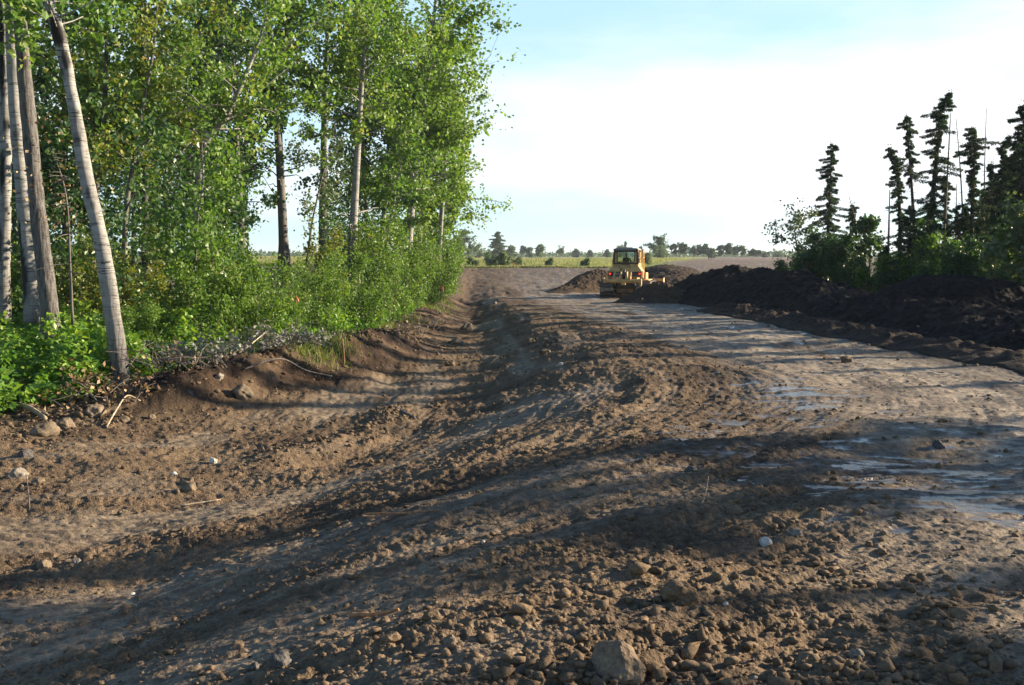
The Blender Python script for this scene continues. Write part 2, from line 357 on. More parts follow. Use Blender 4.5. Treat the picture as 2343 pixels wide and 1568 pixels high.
# ------------------------------------------------------------------ ground sheet (polar grid round the standpoint, finer ahead)
def build_ground():
    th = np.concatenate([np.linspace(-40, 40, 900), np.linspace(40, 320, 130)[1:-1]])*math.pi/180
    rad = [1.2, 1.8, 2.4, 2.9]; d = 3.2
    while d < 160:
        rad.append(d); d += min(.00028*d*d, .0065*d)
    while d < 6000:
        rad.append(d); d *= 1.06
    rad = np.array(rad)
    RR, TT = np.meshgrid(rad, th, indexing='ij')
    x = (RR*np.sin(TT)).ravel(); y = (RR*np.cos(TT)).ravel()
    z = Hm(x, y)
    h, S, W, damp, loose, bankm, ridge = ground_detail(x, y)
    xb = tab(y, XB); xc = tab(y, XC)
    edge = 96+2.0*perlin(x*.15, y*0, 201)+.7*perlin(x*.6, y*0, 202)
    xg = 13+np.clip(y-96, 0, 900)*.21
    field = sstep(-.6, .6, y-edge)*sstep(1.5, -1.5, x-xg+2*perlin(x*.1, y*.1, 203))
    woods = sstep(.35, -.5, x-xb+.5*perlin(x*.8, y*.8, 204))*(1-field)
    z = z+h*(1-field)*(1-.6*woods)
    # colour
    def col(*c): return np.array(c)[None, :]
    n = fbm(x*.9, y*.9, 4, 301)[:, None]; ns = fbm(x*6, y*6, 2, 302)[:, None]
    c = mix(col(.178, .126, .079), col(.125, .087, .055), np.clip(.5+.6*n, 0, 1))
    c = mix(c, col(.225, .172, .116), (S*.85)[:, None])
    road = sstep(1.0, 3.5, x-xc)
    c = mix(c, col(.31, .255, .186), (S*road*.9)[:, None])
    c = mix(c, col(.072, .050, .033), np.clip(damp*(1-.45*S)*.9, 0, 1)[:, None])
    # scattered dark lumps on the pale road, hard flakes
    fl = np.abs(fbm(x*3, y*7, 3, 98)); c = mix(c, col(.095, .070, .048), (sstep(.25, .42, fl)*S*(1-W)*.8)[:, None])
    rf, af = flow(x, y)
    st = sstep(.12, .42, perlin(rf*3.1, af*.35, 351)+.5*perlin(rf*9, af*1.3, 352)+.35*perlin(x*6, y*6, 353))
    c = mix(c, col(.105, .076, .052), (st*S*road*(1-W)*.72)[:, None])
    c = mix(c, col(.085, .068, .053), (W*.8)[:, None])
    # far stretch is dark damp soil
    fd = sstep(30, 62, y)*(1-sstep(76, 92, y))
    c = mix(c, col(.075, .052, .037), (fd*(.75-.45*S))[:, None])
    slope = sstep(74, 90, y)*(1-sstep(130, 220, y)); c = mix(c, col(.112, .082, .058), (slope*(.7+.3*sstep(-.2, .4, perlin(x*.35, y*.8, 333))))[:, None])
    farr = sstep(100, 130, y); c = mix(c, col(.155, .115, .085), (farr*.8)[:, None])
    # dark and rusty peat along the bank
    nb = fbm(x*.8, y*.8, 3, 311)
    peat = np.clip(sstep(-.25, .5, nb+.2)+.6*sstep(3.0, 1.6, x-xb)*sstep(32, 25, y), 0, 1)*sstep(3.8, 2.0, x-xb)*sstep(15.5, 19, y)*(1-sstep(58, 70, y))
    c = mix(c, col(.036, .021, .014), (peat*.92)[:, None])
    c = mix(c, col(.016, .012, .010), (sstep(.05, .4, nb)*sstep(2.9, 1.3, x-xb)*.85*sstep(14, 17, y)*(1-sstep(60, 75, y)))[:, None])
    # ground by the berm
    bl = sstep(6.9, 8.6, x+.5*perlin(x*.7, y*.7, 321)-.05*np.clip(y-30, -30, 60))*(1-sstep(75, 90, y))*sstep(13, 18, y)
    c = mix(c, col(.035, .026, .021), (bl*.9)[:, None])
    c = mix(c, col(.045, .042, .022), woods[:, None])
    g1 = fbm(x*.12, y*.03, 3, 341)
    fc = mix(col(.27, .25, .125), col(.15, .185, .075), sstep(-.35, .45, g1+.5*sstep(112, 97, y))[:, None])
    fc = mix(fc, col(.40, .34, .185), (sstep(.1, .7, fbm(x*.05, y*.02, 3, 342))*.7)[:, None])
    c = mix(c, fc, field[:, None])
    c = c*(1+.16*ns)
    c = np.clip(c, .004, 1)
    rough = np.clip(.92-.16*S-.60*W, .2, 1); rough = np.where(field > .5, 1, rough)
    spec = np.clip(.12+.16*S+.5*W-.2*field, .02, 1)*(1-.5*sstep(80, 140, y))
    bmp = np.clip(.9-.55*S-.25*W, .1, 1)*(1-field*.5)
    nr, nt = RR.shape
    ii = np.arange(nr*nt).reshape(nr, nt); nx = np.roll(ii, -1, 1)
    q = np.stack([ii[:-1], nx[:-1], nx[1:], ii[1:]], -1).reshape(-1, 4)[:, ::-1]
    V = np.stack([x, y, z], 1); V = np.concatenate([V, [[0, 0, Hs(0, 0)]]])
    cen = len(V)-1
    tri = np.stack([np.full(nt, cen), nx[0], ii[0]], 1)
    ext = lambda a: np.concatenate([a, a[:1]])
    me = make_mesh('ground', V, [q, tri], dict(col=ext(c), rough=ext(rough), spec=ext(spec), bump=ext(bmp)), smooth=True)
    tag(link('ground', me, M['ground']), kind='structure')
build_ground()
def HG(x, y):
    x = np.atleast_1d(np.asarray(x, float)); y = np.atleast_1d(np.asarray(y, float))
    return Hm(x, y)+ground_detail(x, y)[0]
def hg(x, y): return float(HG(x, y)[0])

# ------------------------------------------------------------------ geometry collectors
class G:
    def __init__(s): s.v = []; s.f4 = []; s.f3 = []; s.n = 0; s.a = {}
    def add(s, v, f4=None, f3=None, **at):
        v = np.asarray(v, float).reshape(-1, 3)
        if f4 is not None: s.f4.append(np.asarray(f4, int)+s.n)
        if f3 is not None: s.f3.append(np.asarray(f3, int)+s.n)
        for k, a in at.items(): s.a.setdefault(k, []).append(np.broadcast_to(np.asarray(a, float), (len(v),)))
        s.v.append(v); s.n += len(v)
    def tube(s, P, rr, sides=6, cap=True, **at):
        P = np.asarray(P, float); n = len(P); rr = np.broadcast_to(np.asarray(rr, float), (n,))
        T = np.gradient(P, axis=0); T /= np.linalg.norm(T, axis=1)[:, None]+1e-9
        ref = np.array([1., 0, 0]) if abs(T[0][0]) < .8 else np.array([0, 1., 0])
        U = np.cross(T, ref); U /= np.linalg.norm(U, axis=1)[:, None]+1e-9; W = np.cross(T, U)
        an = np.arange(sides)*2*math.pi/sides
        ring = P[:, None]+rr[:, None, None]*(np.cos(an)[None, :, None]*U[:, None]+np.sin(an)[None, :, None]*W[:, None])
        ii = np.arange(n*sides).reshape(n, sides); nx = np.roll(ii, -1, 1)
        f = np.stack([ii[:-1], nx[:-1], nx[1:], ii[1:]], -1).reshape(-1, 4)
        v = ring.reshape(-1, 3); f3 = None
        if cap:
            v = np.concatenate([v, [P[0]], [P[-1]]]); c0, c1 = n*sides, n*sides+1
            f3 = np.concatenate([np.stack([np.full(sides, c0), nx[0], ii[0]], 1), np.stack([np.full(sides, c1), ii[-1], nx[-1]], 1)])
        at2 = {}
        for k, a in at.items():
            a = np.broadcast_to(np.asarray(a, float), (n,)); a = np.repeat(a, sides)
            at2[k] = np.concatenate([a, [a[0], a[-1]]]) if cap else a
        s.add(v, f, f3, **at2)
    def leaves(s, P, size, rng, aspect=.8, up=.5, fold=.12, axis=None, hang=0.0, tint=None):
        P = np.asarray(P, float); n = len(P)
        if n == 0: return
        size = size*(.65+.7*rng.random(n))
        nrm = rng.normal(size=(n, 3)); nrm[:, 2] += up*2; nrm /= np.linalg.norm(nrm, axis=1)[:, None]
        d = rng.normal(size=(n, 3)) if axis is None else axis+rng.normal(size=(n, 3))*.35
        d[:, 2] -= hang
        d -= (d*nrm).sum(1)[:, None]*nrm; d /= np.linalg.norm(d, axis=1)[:, None]+1e-9
        w = np.cross(nrm, d); L = size[:, None]; Wd = L*aspect*.5; fo = nrm*L*fold
        v = np.stack([P, P+d*L*.45+w*Wd+fo, P+d*L, P+d*L*.45-w*Wd+fo], 1).reshape(-1, 3)
        f = np.arange(n*4).reshape(n, 4)
        tn = rng.random(n) if tint is None else np.clip(tint+.18*rng.normal(size=n), 0, 1)
        s.add(v, f, tint=np.repeat(tn, 4))
    def mesh(s, name, smooth=False):
        return make_mesh(name, np.concatenate(s.v), [np.concatenate(a) if a else np.zeros((0, 4), int) for a in (s.f4, s.f3)],
                         {k: np.concatenate(a) for k, a in s.a.items()}, smooth)

def path_interp(P, t):
    P = np.asarray(P, float); u = np.linspace(0, 1, len(P)); return np.stack([np.interp(t, u, P[:, k]) for k in range(3)], -1)
def spline(P, n):
    """smooth path through control points"""
    P = np.asarray(P, float); m = len(P); out = []
    Q = np.concatenate([[2*P[0]-P[1]], P, [2*P[-1]-P[-2]]])
    for t in np.linspace(0, m-1, n):
        i = min(int(t), m-2); u = t-i; a, b, c, d = Q[i:i+4]
        out.append(.5*((2*b)+(-a+c)*u+(2*a-5*b+4*c-d)*u*u+(-a+3*b-3*c+d)*u**3))
    return np.array(out)

def aspen(seed, h=16, r0=.16, cb=.3, cr=2.6, nl=42, leaf=.115, k=17, path=None, wob=.25, barerough=.12, spread=1.0, low=0, up=.35, scar=0.0, side=None, sides=9):
    """trunk with limbs, and a crown of leaves; local coordinates, base at the origin"""
    rng = np.random.default_rng(seed)
    if path is None:
        c = [(0, 0, -.3)]; p = np.zeros(2)
        for i in range(1, 6):
            p = p+rng.normal(size=2)*wob; c.append((p[0], p[1], h*i/5))
        path = c
    TP = spline(path, 30); ts = np.linspace(0, 1, 30)
    zt = TP[:, 2]
    rad = r0*(1-.86*ts**1.05)*(1+.35*np.exp(-np.clip(zt, 0, 9)/.25))
    tr = G()
    ro = np.clip(1.0-zt/(h*barerough+.01), 0, 1)
    tr.tube(TP, rad, sides, rough=ro, scar=scar*np.clip(1-zt/1.5, 0, 1))
    pts = []
    ga = rng.random()*6.28
    nlow = low
    for i in range(nl+nlow):
        if i < nl:
            u = (i+.5*rng.random()+.25)/nl; t = cb+(1-cb)*u
            prof = (math.sin(math.pi*(.16+.80*u))**.75)
            L = cr*prof*(.55+.65*rng.random())*spread
        else:
            t = cb*(.35+.6*rng.random()); L = cr*(.25+.3*rng.random()); u = 0
        ga += 2.4+rng.normal()*.4
        b0 = path_interp(TP, t); az = np.array([math.cos(ga), math.sin(ga)])
        if side is not None and rng.random() < .5: az = az+np.array(side); az /= np.linalg.norm(az)
        el = R(12+42*u+rng.normal()*10)
        n = 5; LP = [b0]
        for j in range(1, n):
            s_ = j/(n-1); e = el+.25*s_-.30*(1-u)*s_**2
            LP.append(b0+L*s_*np.array([az[0]*math.cos(e), az[1]*math.cos(e), math.sin(e)])+rng.normal(size=3)*.06*L*s_)
        LP = np.array(LP); rl = np.interp(t, ts, rad)*(.22+.14*rng.random())
        tr.tube(LP, np.linspace(rl, rl*.25, n), 5, cap=False, rough=.15, scar=.0)
        if i >= nl and rng.random() < .5: continue
        nt = 3+int(L*1.7)
        for q in range(nt):
            s_ = .28+.72*(q+rng.random())/nt; p = path_interp(LP, s_)
            dv = np.array([az[0], az[1], .25])+rng.normal(size=3)*.75; dv /= np.linalg.norm(dv)
            l2 = L*(.12+.2*rng.random())+.12; e = p+dv*l2
            if q % 2 == 0: tr.tube(np.array([p, (p+e)/2+rng.normal(size=3)*.04, e]), [rl*.28, rl*.2, rl*.1], 3, cap=False, rough=.1, scar=.3)
            sg = .11+.04*L
            m = int(k*1.85*(.5+rng.random()))
            pts.append(e+rng.normal(size=(m, 3))*sg*np.array([1, 1, .75])); pts.append(p+rng.normal(size=(m//2, 3))*sg*.8)
    cw = G(); P = np.concatenate(pts)
    f_ = fbm(P[:, 0]*.62+seed*1.7+P[:, 1]*.3, P[:, 2]*.68+P[:, 1]*.5, 2, seed+3); P = P[f_ > -.04]
    # leaves in one spray share a hue
    tint = .42+.16*((seed*7) % 5-2)/2+.22*fbm(P[:, 0]*.7+seed, P[:, 2]*.7+P[:, 1]*.6, 2, seed)
    cw.leaves(P, leaf*1.12, rng, .95, up, tint=tint)
    return tr.mesh('trunk', True), cw.mesh('crown')

def bush(seed, h=3, rad=.9, stems=7, leaf=.085, k=11, base=.08, nper=15, slim=.75):
    rng = np.random.default_rng(seed); tr = G(); pts = []
    for i in range(stems):
        a = rng.random()*6.28; rr = rad*math.sqrt(rng.random()); hh = h*(.55+.5*rng.random())
        p0 = np.array([math.cos(a)*rr*.25, math.sin(a)*rr*.25, -.15]); p3 = np.array([math.cos(a)*rr, math.sin(a)*rr, hh])
        SP = spline([p0, p0*.6+p3*.4*np.array([.7, .7, 1])+rng.normal(size=3)*.05, p3*.75+rng.normal(size=3)*.07+p0*.25, p3], 9)
        r1 = .008+.004*hh*rng.random(); tr.tube(SP, np.linspace(r1, r1*.3, 9), 5, cap=False, rough=.2, scar=0.)
        for q in range(nper):
            t = base+(1-base)*rng.random()**.85; p = path_interp(SP, t)
            dv = rng.normal(size=3); dv[2] = abs(dv[2])*.4; dv /= np.linalg.norm(dv)
            l2 = rad*slim*(.25+.5*rng.random())*(1.15-t*.75); e = p+dv*l2
            if q % 2: tr.tube(np.array([p, e]), [r1*.4, r1*.15], 3, cap=False, rough=.2, scar=0.)
            m = int(k*2.6*(.5+rng.random())); w = rng.random((m, 1))
            pts.append(p+(e-p)*w+rng.normal(size=(m, 3))*(.05+.07*rad))
    P = np.concatenate(pts); P = P[P[:, 2] > .02]; cw = G()
    cw.leaves(P, leaf*.95, rng, .8, .4, tint=.45+.25*fbm(P[:, 0]*1.2+seed, P[:, 2]*1.2, 2, seed))
    return tr.mesh('stem', True), cw.mesh('crown')

def spruce(seed, path, cb=.12, rmax=1.0, club=0.0, dens=22, r0=.13, tipw=.25, ragged=.4, needle=.17, low_dead=.35, kk=34):
    """narrow ragged conifer: trunk with boughs, crown of needle sprays"""
    rng = np.random.default_rng(seed); TP = spline(path, 26); h = TP[-1][2]; tr = G(); cw = G()
    ts = np.linspace(0, 1, 26); rad = r0*(1-.93*ts)
    tr.tube(TP, rad, 7)
    n = int(h*dens); pts = []; ax = []
    for i in range(n):
        t = .04+.955*(i+rng.random())/n; u = (t-cb)/(1-cb)
        p = path_interp(TP, t); a = rng.random()*6.28
        if u < 0 or (u < low_dead and rng.random() < .55*(1-u/low_dead)):      # dead bare boughs low down
            L = rmax*(.3+.5*rng.random()); e = p+np.array([math.cos(a)*L, math.sin(a)*L, -.35*L])
            tr.tube(np.array([p, (p+e)/2+[0, 0, .03], e]), [.012, .009, .004], 3, cap=False); continue
        lump = 1+ragged*perlin(np.array([t*h*.9+seed*3.3]), np.array([a/6.28*3]), seed)[0]*1.6
        prof = ((1-u)**.85*1.0+.13)*(1-club*.45*math.exp(-((u-.55)/.2)**2))+club*math.exp(-((u-.84)/.10)**2)*.40
        L = max(.08, rmax*prof*lump*(.40+.95*rng.random()**1.5)*(1 if rng.random() < .85 else .45))
        dr = -.15-.5*(1-u)*rng.random()+.5*max(0, u-.75)
        o = np.array([math.cos(a), math.sin(a), 0])
        BP = np.array([p, p+o*L*.5+[0, 0, dr*L*.45], p+o*L+[0, 0, dr*L*.75]])
        tr.tube(BP, [.014, .010, .004], 3, cap=False)
        m = int(kk*6.2*(.35+L)); s_ = rng.random(m)**.7; q = path_interp(BP, s_)
        side = np.cross(o, [0, 0, 1.]); lat = (rng.random(m)-.5)*.34*L*(1.1-s_*.75)
        q = q+side[None]*lat[:, None]+np.array([0, 0, -1.])*(rng.random(m)[:, None]*.055*(1+L))
        d = o[None]*1.0+side[None]*np.sign(lat)[:, None]*.8+np.array([0, 0, -.45])
        pts.append(q); ax.append(d)
    tip = TP[-1]+np.stack([rng.normal(size=30)*tipw*.25, rng.normal(size=30)*tipw*.25, -rng.random(30)*tipw*2+.12], 1)
    pts.append(tip); ax.append(np.tile([0, 0, .7], (30, 1))+rng.normal(size=(30, 3))*.4)
    P = np.concatenate(pts); A = np.concatenate(ax)
    cw.leaves(P, needle*.60, rng, .30, .4, .06, axis=A, hang=.1)
    return tr.mesh('trunk', True), cw.mesh('crown')

def snag(seed, path, r0=.08, nb=26, L=.5):
    rng = np.random.default_rng(seed); TP = spline(path, 20); tr = G(); tr.tube(TP, r0*(1-.8*np.linspace(0, 1, 20)), 6)
    for i in range(nb):
        t = .2+.78*rng.random(); p = path_interp(TP, t); a = rng.random()*6.28; l = L*(.3+rng.random())*(1.1-t*.8)
        e = p+np.array([math.cos(a)*l, math.sin(a)*l, -.3*l+.3*l*rng.random()]); tr.tube(np.array([p, (p+e)/2+[0, 0, .05*l], e]), [.012, .008, .003], 3, cap=False)
    return tr.mesh('trunk', True)

def place_tree(name, meshes, loc, label, cat, group=None, mats=None, rz=0, sc=1.0, crown='crown', trunk='trunk'):
    e = empty(name, loc, rz, label, cat, group); e.scale = (sc, sc, sc)
    link(trunk, meshes[0], mats[0], e); link(crown, meshes[1], mats[1], e)
    return e
def copy_tree(src, loc, rz, sc, label, group=None):
    r = src.copy(); C.objects.link(r); r.location = loc; r.rotation_euler.z = rz; r.scale = (sc, sc, sc)
    if label: r['label'] = label
    if group: r['group'] = group
    for ch in list(src.children):
        c = ch.copy(); C.objects.link(c); c.parent = r
    return r
#@@PART2
# ------------------------------------------------------------------ camera, sun, sky
cam = bpy.data.cameras.new('camera'); co_ = bpy.data.objects.new('camera', cam); C.objects.link(co_)
cam.sensor_width = 36; cam.lens = F/1024*36; cam.clip_start = .1; cam.clip_end = 20000
co_.location = (0, 0, EYE); co_.rotation_euler = (math.pi/2-PITCH, 0, 0); SC.camera = co_
AZ, EL = R(73), R(17)
sd = Vector((math.sin(AZ)*math.cos(EL), math.cos(AZ)*math.cos(EL), math.sin(EL)))
sl = bpy.data.lights.new('sun', 'SUN'); sl.energy = 5.0; sl.angle = R(.55); sl.color = (1, .83, .60)
so = bpy.data.objects.new('sun', sl); C.objects.link(so); so.rotation_euler = (-sd).to_track_quat('-Z', 'Y').to_euler(); so.location = (60, 20, 40)
W = bpy.data.worlds.new('World'); SC.world = W; W.use_nodes = True; wt = W.node_tree; wt.nodes.clear()
def wn(t, **k):
    n = wt.nodes.new(t)
    for a, b in k.items(): setattr(n, a, b)
    return n
sky = wn('ShaderNodeTexSky', sky_type='NISHITA', sun_disc=False, sun_elevation=EL, sun_rotation=AZ, altitude=300, air_density=1.0, dust_density=.2, ozone_density=2.0)
tc = wn('ShaderNodeTexCoord'); sep = wn('ShaderNodeSeparateXYZ'); wt.links.new(tc.outputs['Generated'], sep.inputs[0])
mp = wn('ShaderNodeMapping'); mp.inputs['Scale'].default_value = (2.2, 2.2, 9); mp.inputs['Location'].default_value = (.35, .1, .2); wt.links.new(tc.outputs['Generated'], mp.inputs[0])
nz = wn('ShaderNodeTexNoise'); nz.inputs['Scale'].default_value = 1.6; nz.inputs['Detail'].default_value = 7; nz.inputs['Roughness'].default_value = .52; wt.links.new(mp.outputs[0], nz.inputs['Vector'])
# thicker bank of white cloud between 5 and 20 degrees up, towards the sun
band = wn('ShaderNodeValToRGB'); e = band.color_ramp.elements
for _ in range(3): e.new(.5)
for i, (p, v) in enumerate([(0, .12), (.035, .20), (.075, .44), (.155, .50), (.225, .14)]): e[i].position = p; e[i].color = (v, v, v, 1)
wt.links.new(sep.outputs['Z'], band.inputs[0])
side = wn('ShaderNodeMapRange'); side.inputs[1].default_value = -.25; side.inputs[2].default_value = .22; side.inputs[3].default_value = .35; side.inputs[4].default_value = 1
wt.links.new(sep.outputs['X'], side.inputs[0])
def wmath(op, a, b):
    n = wn('ShaderNodeMath', operation=op)
    for i, v in enumerate((a, b)):
        if hasattr(v, 'is_output'): wt.links.new(v, n.inputs[i])
        else: n.inputs[i].default_value = v
    return n.outputs[0]
f = wmath('ADD', nz.outputs['Fac'], wmath('MULTIPLY', band.outputs[0], side.outputs[0]))
cr_ = wn('ShaderNodeMapRange', interpolation_type='SMOOTHSTEP'); cr_.inputs[1].default_value = .50; cr_.inputs[2].default_value = 1.05; wt.links.new(f, cr_.inputs[0])
mxw = wn('ShaderNodeMix', data_type='RGBA'); cz_ = wn('ShaderNodeMapRange', interpolation_type='SMOOTHSTEP'); [cz_.inputs.__getitem__(i).__setattr__('default_value', v) for i, v in ((1, .26), (2, .48), (3, 1.0), (4, .0))]; wt.links.new(sep.outputs['Z'], cz_.inputs[0]); wt.links.new(wmath('MULTIPLY', cr_.outputs[0], cz_.outputs[0]), mxw.inputs[0]); tint = wn('ShaderNodeMix', data_type='RGBA', blend_type='MULTIPLY'); tint.inputs[0].default_value = 1; wt.links.new(sky.outputs[0], tint.inputs[6]); tint.inputs[7].default_value = (.60, .74, .86, 1); pale = wn('ShaderNodeMix', data_type='RGBA'); pr_ = wn('ShaderNodeMapRange', interpolation_type='SMOOTHSTEP'); [pr_.inputs.__getitem__(i).__setattr__('default_value', v) for i, v in ((1, .24), (2, .46), (3, .62), (4, .0))]; wt.links.new(sep.outputs['Z'], pr_.inputs[0]); wt.links.new(pr_.outputs[0], pale.inputs[0]); wt.links.new(tint.outputs[2], pale.inputs[6]); pale.inputs[7].default_value = (3.1, 4.5, 5.0, 1); wt.links.new(pale.outputs[2], mxw.inputs[6]); mxw.inputs[7].default_value = (5.0, 5.1, 5.3, 1)
bg = wn('ShaderNodeBackground'); bg.inputs['Strength'].default_value = .08; wt.links.new(mxw.outputs[2], bg.inputs[0])
wo = wn('ShaderNodeOutputWorld'); wt.links.new(bg.outputs[0], wo.inputs[0])
SC.view_settings.view_transform = 'Standard'; SC.view_settings.look = 'None'; SC.view_settings.exposure = 1.6; SC.view_settings.gamma = 1
SC.cycles.max_bounces = 6; SC.cycles.transparent_max_bounces = 12; SC.cycles.transmission_bounces = 4

def pt(fx, fy, y):
    d = ray_dir(fx*K, fy*K); t = y/d[1]; return np.array([d[0]*t, y, EYE+d[2]*t])
def base_at(fx, y):
    x = atd(fx, y)
    return np.array([x, y, Hs(x, y)])
def path_px(pts, y, more=()):
    """trunk path through full-view pixels at forward distance y; returns base and local path"""
    P = [pt(a, b, y) for a, b in pts]; b = P[0].copy(); L = [p-b for p in P]; L[0] = L[0]-np.array([0, 0, .35])
    for m in more: L.append(L[-1]+np.array(m))
    return b, L

# ------------------------------------------------------------------ the wood on the left: near trunks
GA = 'pale barked poplars at the edge of the wood'
def near_trunk(meshes, path, r0, h, scars, rough_fn, name='trunk', taper=.7):
    """finer trunk for a tree close by, with burnt scars and knots; limbs are kept from the generated one"""
    g = G(); n, sd_ = 110, 26; TP = spline(path, n); ts = np.linspace(0, 1, n); z = TP[:, 2]
    rad = r0*(1-taper*ts)*(1+.22*np.exp(-np.clip(z, 0, 9)/.22))
    g.tube(TP, rad, sd_, rough=0., scar=0.)
    V = g.v[0]; ring = np.repeat(np.arange(n), sd_); cen = TP[ring]; o = V[:n*sd_]-cen; on = o/(np.linalg.norm(o, axis=1)[:, None]+1e-9)
    ang = np.arctan2(on[:, 0], -on[:, 1]); zz = cen[:, 2]; sc = np.zeros(n*sd_); bulge = np.zeros(n*sd_)
    for (zc, ac, hz, wa, depth, dark) in scars:
        w_ = np.exp(-((zz-zc)/hz)**2-((np.angle(np.exp(1j*(ang-ac))))/wa)**2); sc = np.maximum(sc, dark*sstep(.25, .55, w_+.25*perlin(zz*6, ang*3, int(zc*10)+3))); bulge += depth*np.exp(-((zz-zc)/(hz*1.3))**2)
    nz_ = .010*perlin(zz*2.5, ang*1.2, 5)+.012*perlin(zz*.8, ang*.8, 6)
    V[:n*sd_] += on*(bulge+nz_+.006*perlin(zz*3, ang*6, 7)*rough_fn(zz))[:, None]
    g.a['rough'] = [np.concatenate([np.clip(rough_fn(zz)+.3*perlin(zz*1.5, ang*1.5, 8), 0, 1), [0, 0]])]
    g.a['scar'] = [np.concatenate([sc, [0, 0]])]
    return g.mesh('trunk', True)
PTS1 = [(279, 902), (272, 830), (259, 730), (242, 610), (222, 510), (200, 420), (172, 260), (152, 150), (130, 62), (112, 0)]
b1, L1 = path_px(PTS1, 18.7, [(-.35, .1, 1.8), (-.2, .3, 3), (0, .2, 4)])
m1 = aspen(101, 16, .12, .64, 2.4, 26, .12, 14, path=L1)
e1 = place_tree('aspen_tree', m1, b1, 'leaning white poplar trunk at the bank edge with a black knot near its top', 'tree', GA, (M['bark'], M['leafA']))
zt_ = lambda fy: pt(0, fy, 18.7)[2]-b1[2]
tk = near_trunk(m1, L1, .166, 16, [(zt_(70), .25, .30, .8, .028, 1), (zt_(140), .5, .16, .8, .01, .9), (zt_(165), -1, .10, .6, 0, .7), (zt_(270), .3, .12, .35, 0, .6), (zt_(318), -.2, .06, 1.0, 0, .75), (zt_(440), .2, .10, .3, .0, .7), (zt_(470), .4, .05, .4, 0, .6)],
                lambda z: np.clip(1.3-z/1.7, 0, 1))
t_o = link('trunk', tk, M['bark'], e1)
# rename the generated limbs as branches of the same tree
for ch in e1.children:
    if ch.name.startswith('trunk') and ch is not t_o: ch.name = 'branch'
PTS2 = [(118, 748), (108, 660), (96, 560), (82, 440), (68, 300), (55, 160), (46, 40), (42, 0)]
b2, L2 = path_px(PTS2, 20.6, [(-.2, 0, 2.2), (.1, .2, 3), (0, .2, 4)])
m2 = aspen(102, 17, .11, .68, 2.6, 26, .12, 14, path=L2)
e2 = place_tree('aspen_tree', m2, b2, 'thick grey poplar trunk with furrowed bark behind the leaning white one', 'tree', GA, (M['barkg'], M['leafA']))
t2 = link('trunk', near_trunk(m2, L2, .172, 17, [(5.2, .6, .25, .5, 0, .6), (3.6, -.4, .08, .5, 0, .6)], lambda z: np.clip(1.1-z/12, .4, 1), taper=.5), M['barkg'], e2)
PTS3 = [(76, 700), (68, 620), (58, 500), (46, 380), (38, 280), (28, 120), (24, 0)]
b3, L3 = path_px(PTS3, 22.2, [(-.2, 0, 2), (0, .2, 3), (0, .2, 4)])
m3 = aspen(103, 17, .11, .68, 2.6, 24, .12, 14, path=L3)
e3 = place_tree('aspen_tree', m3, b3, 'smooth pale poplar trunk with a burnt black foot beside the thick grey one', 'tree', GA, (M['bark'], M['leafA']))
t3 = link('trunk', near_trunk(m3, L3, .165, 17, [(.7, -.55, .65, .7, 0, 1), (1.5, -.7, .35, .35, 0, 1), (3.6, .2, .08, .6, 0, .6)], lambda z: np.clip(.5-z/3, 0, 1), taper=.45), M['bark'], e3)
PTS4 = [(6, 700), (9, 620), (12, 480), (14, 330), (10, 160), (4, 0)]
b4, L4 = path_px(PTS4, 22.8, [(-.2, 0, 2), (0, .2, 3), (0, .2, 4)])
m4 = aspen(104, 17, .11, .68, 2.6, 24, .12, 14, path=L4)
e4 = place_tree('aspen_tree', m4, b4, 'white poplar trunk with long black scorched patches, leftmost in the wood', 'tree', GA, (M['bark'], M['leafA']))
t4 = link('trunk', near_trunk(m4, L4, .135, 17, [(5.5, -.3, 1.2, .9, 0, 1), (2.9, -.4, .5, .7, 0, 1), (1.3, -.6, .5, .7, 0, .9), (3.9, .5, .12, .8, 0, .9)], lambda z: np.clip(.6-z/3, 0, 1), taper=.45), M['bark'], e4)
for (ee, tt) in ((e2, t2), (e3, t3), (e4, t4)):
    for ch in ee.children:
        if ch.name.startswith('trunk') and ch is not tt: ch.name = 'branch'

# ------------------------------------------------------------------ mid wood, each tree its own
def px_tree(seed, pts, y, more, label, mat=('bark', 'leafA'), **kw):
    b, L = path_px(pts, y, more); h = L[-1][2]
    ms = aspen(seed, h, path=L, **kw)
    zg = Hs(b[0], y)
    return place_tree('aspen_tree', ms, b, label, 'tree', GA, (M[mat[0]], M[mat[1]]))
px_tree(111, [(280, 735), (284, 640), (288, 480), (306, 370), (322, 270)], 26.5, [(.3, .3, 2), (.1, .2, 2.5), (-.2, 0, 2)], 'thin brownish trunk with a sharp bend, right of the leaning white poplar', ('barkg', 'leafY'), r0=.085, cb=.38, cr=2.0, nl=36, leaf=.10, k=13)
px_tree(112, [(446, 690), (449, 560), (455, 430), (462, 350), (488, 300), (520, 265)], 28.5, [(.5, .2, 1.2), (.5, .2, 1.5), (.1, 0, 1.6)], 'forked white tree bending right over the shrubs with a dead side limb', ('bark', 'leafA'), r0=.15, cb=.48, cr=2.8, nl=34, leaf=.11, k=15, spread=1.1)
px_tree(113, [(436, 802), (438, 700), (446, 600), (452, 500)], 22.8, [(.1, .1, .8), (0, 0, 1.0)], 'slender dark sapling stem standing where the bank meets the shrubs', ('barkg', 'leafS'), r0=.05, cb=.35, cr=1.1, nl=30, leaf=.09, k=11, barerough=1)
px_tree(114, [(650, 590), (646, 500), (641, 400), (634, 300), (626, 240), (618, 100)], 41, [(-.2, .2, 4), (0, .2, 4)], 'tall grey trunk against the sky gap with bare drooping lower limbs', ('barkg', 'leafA'), r0=.20, cb=.52, cr=3.0, nl=46, leaf=.135, k=18, low=9)
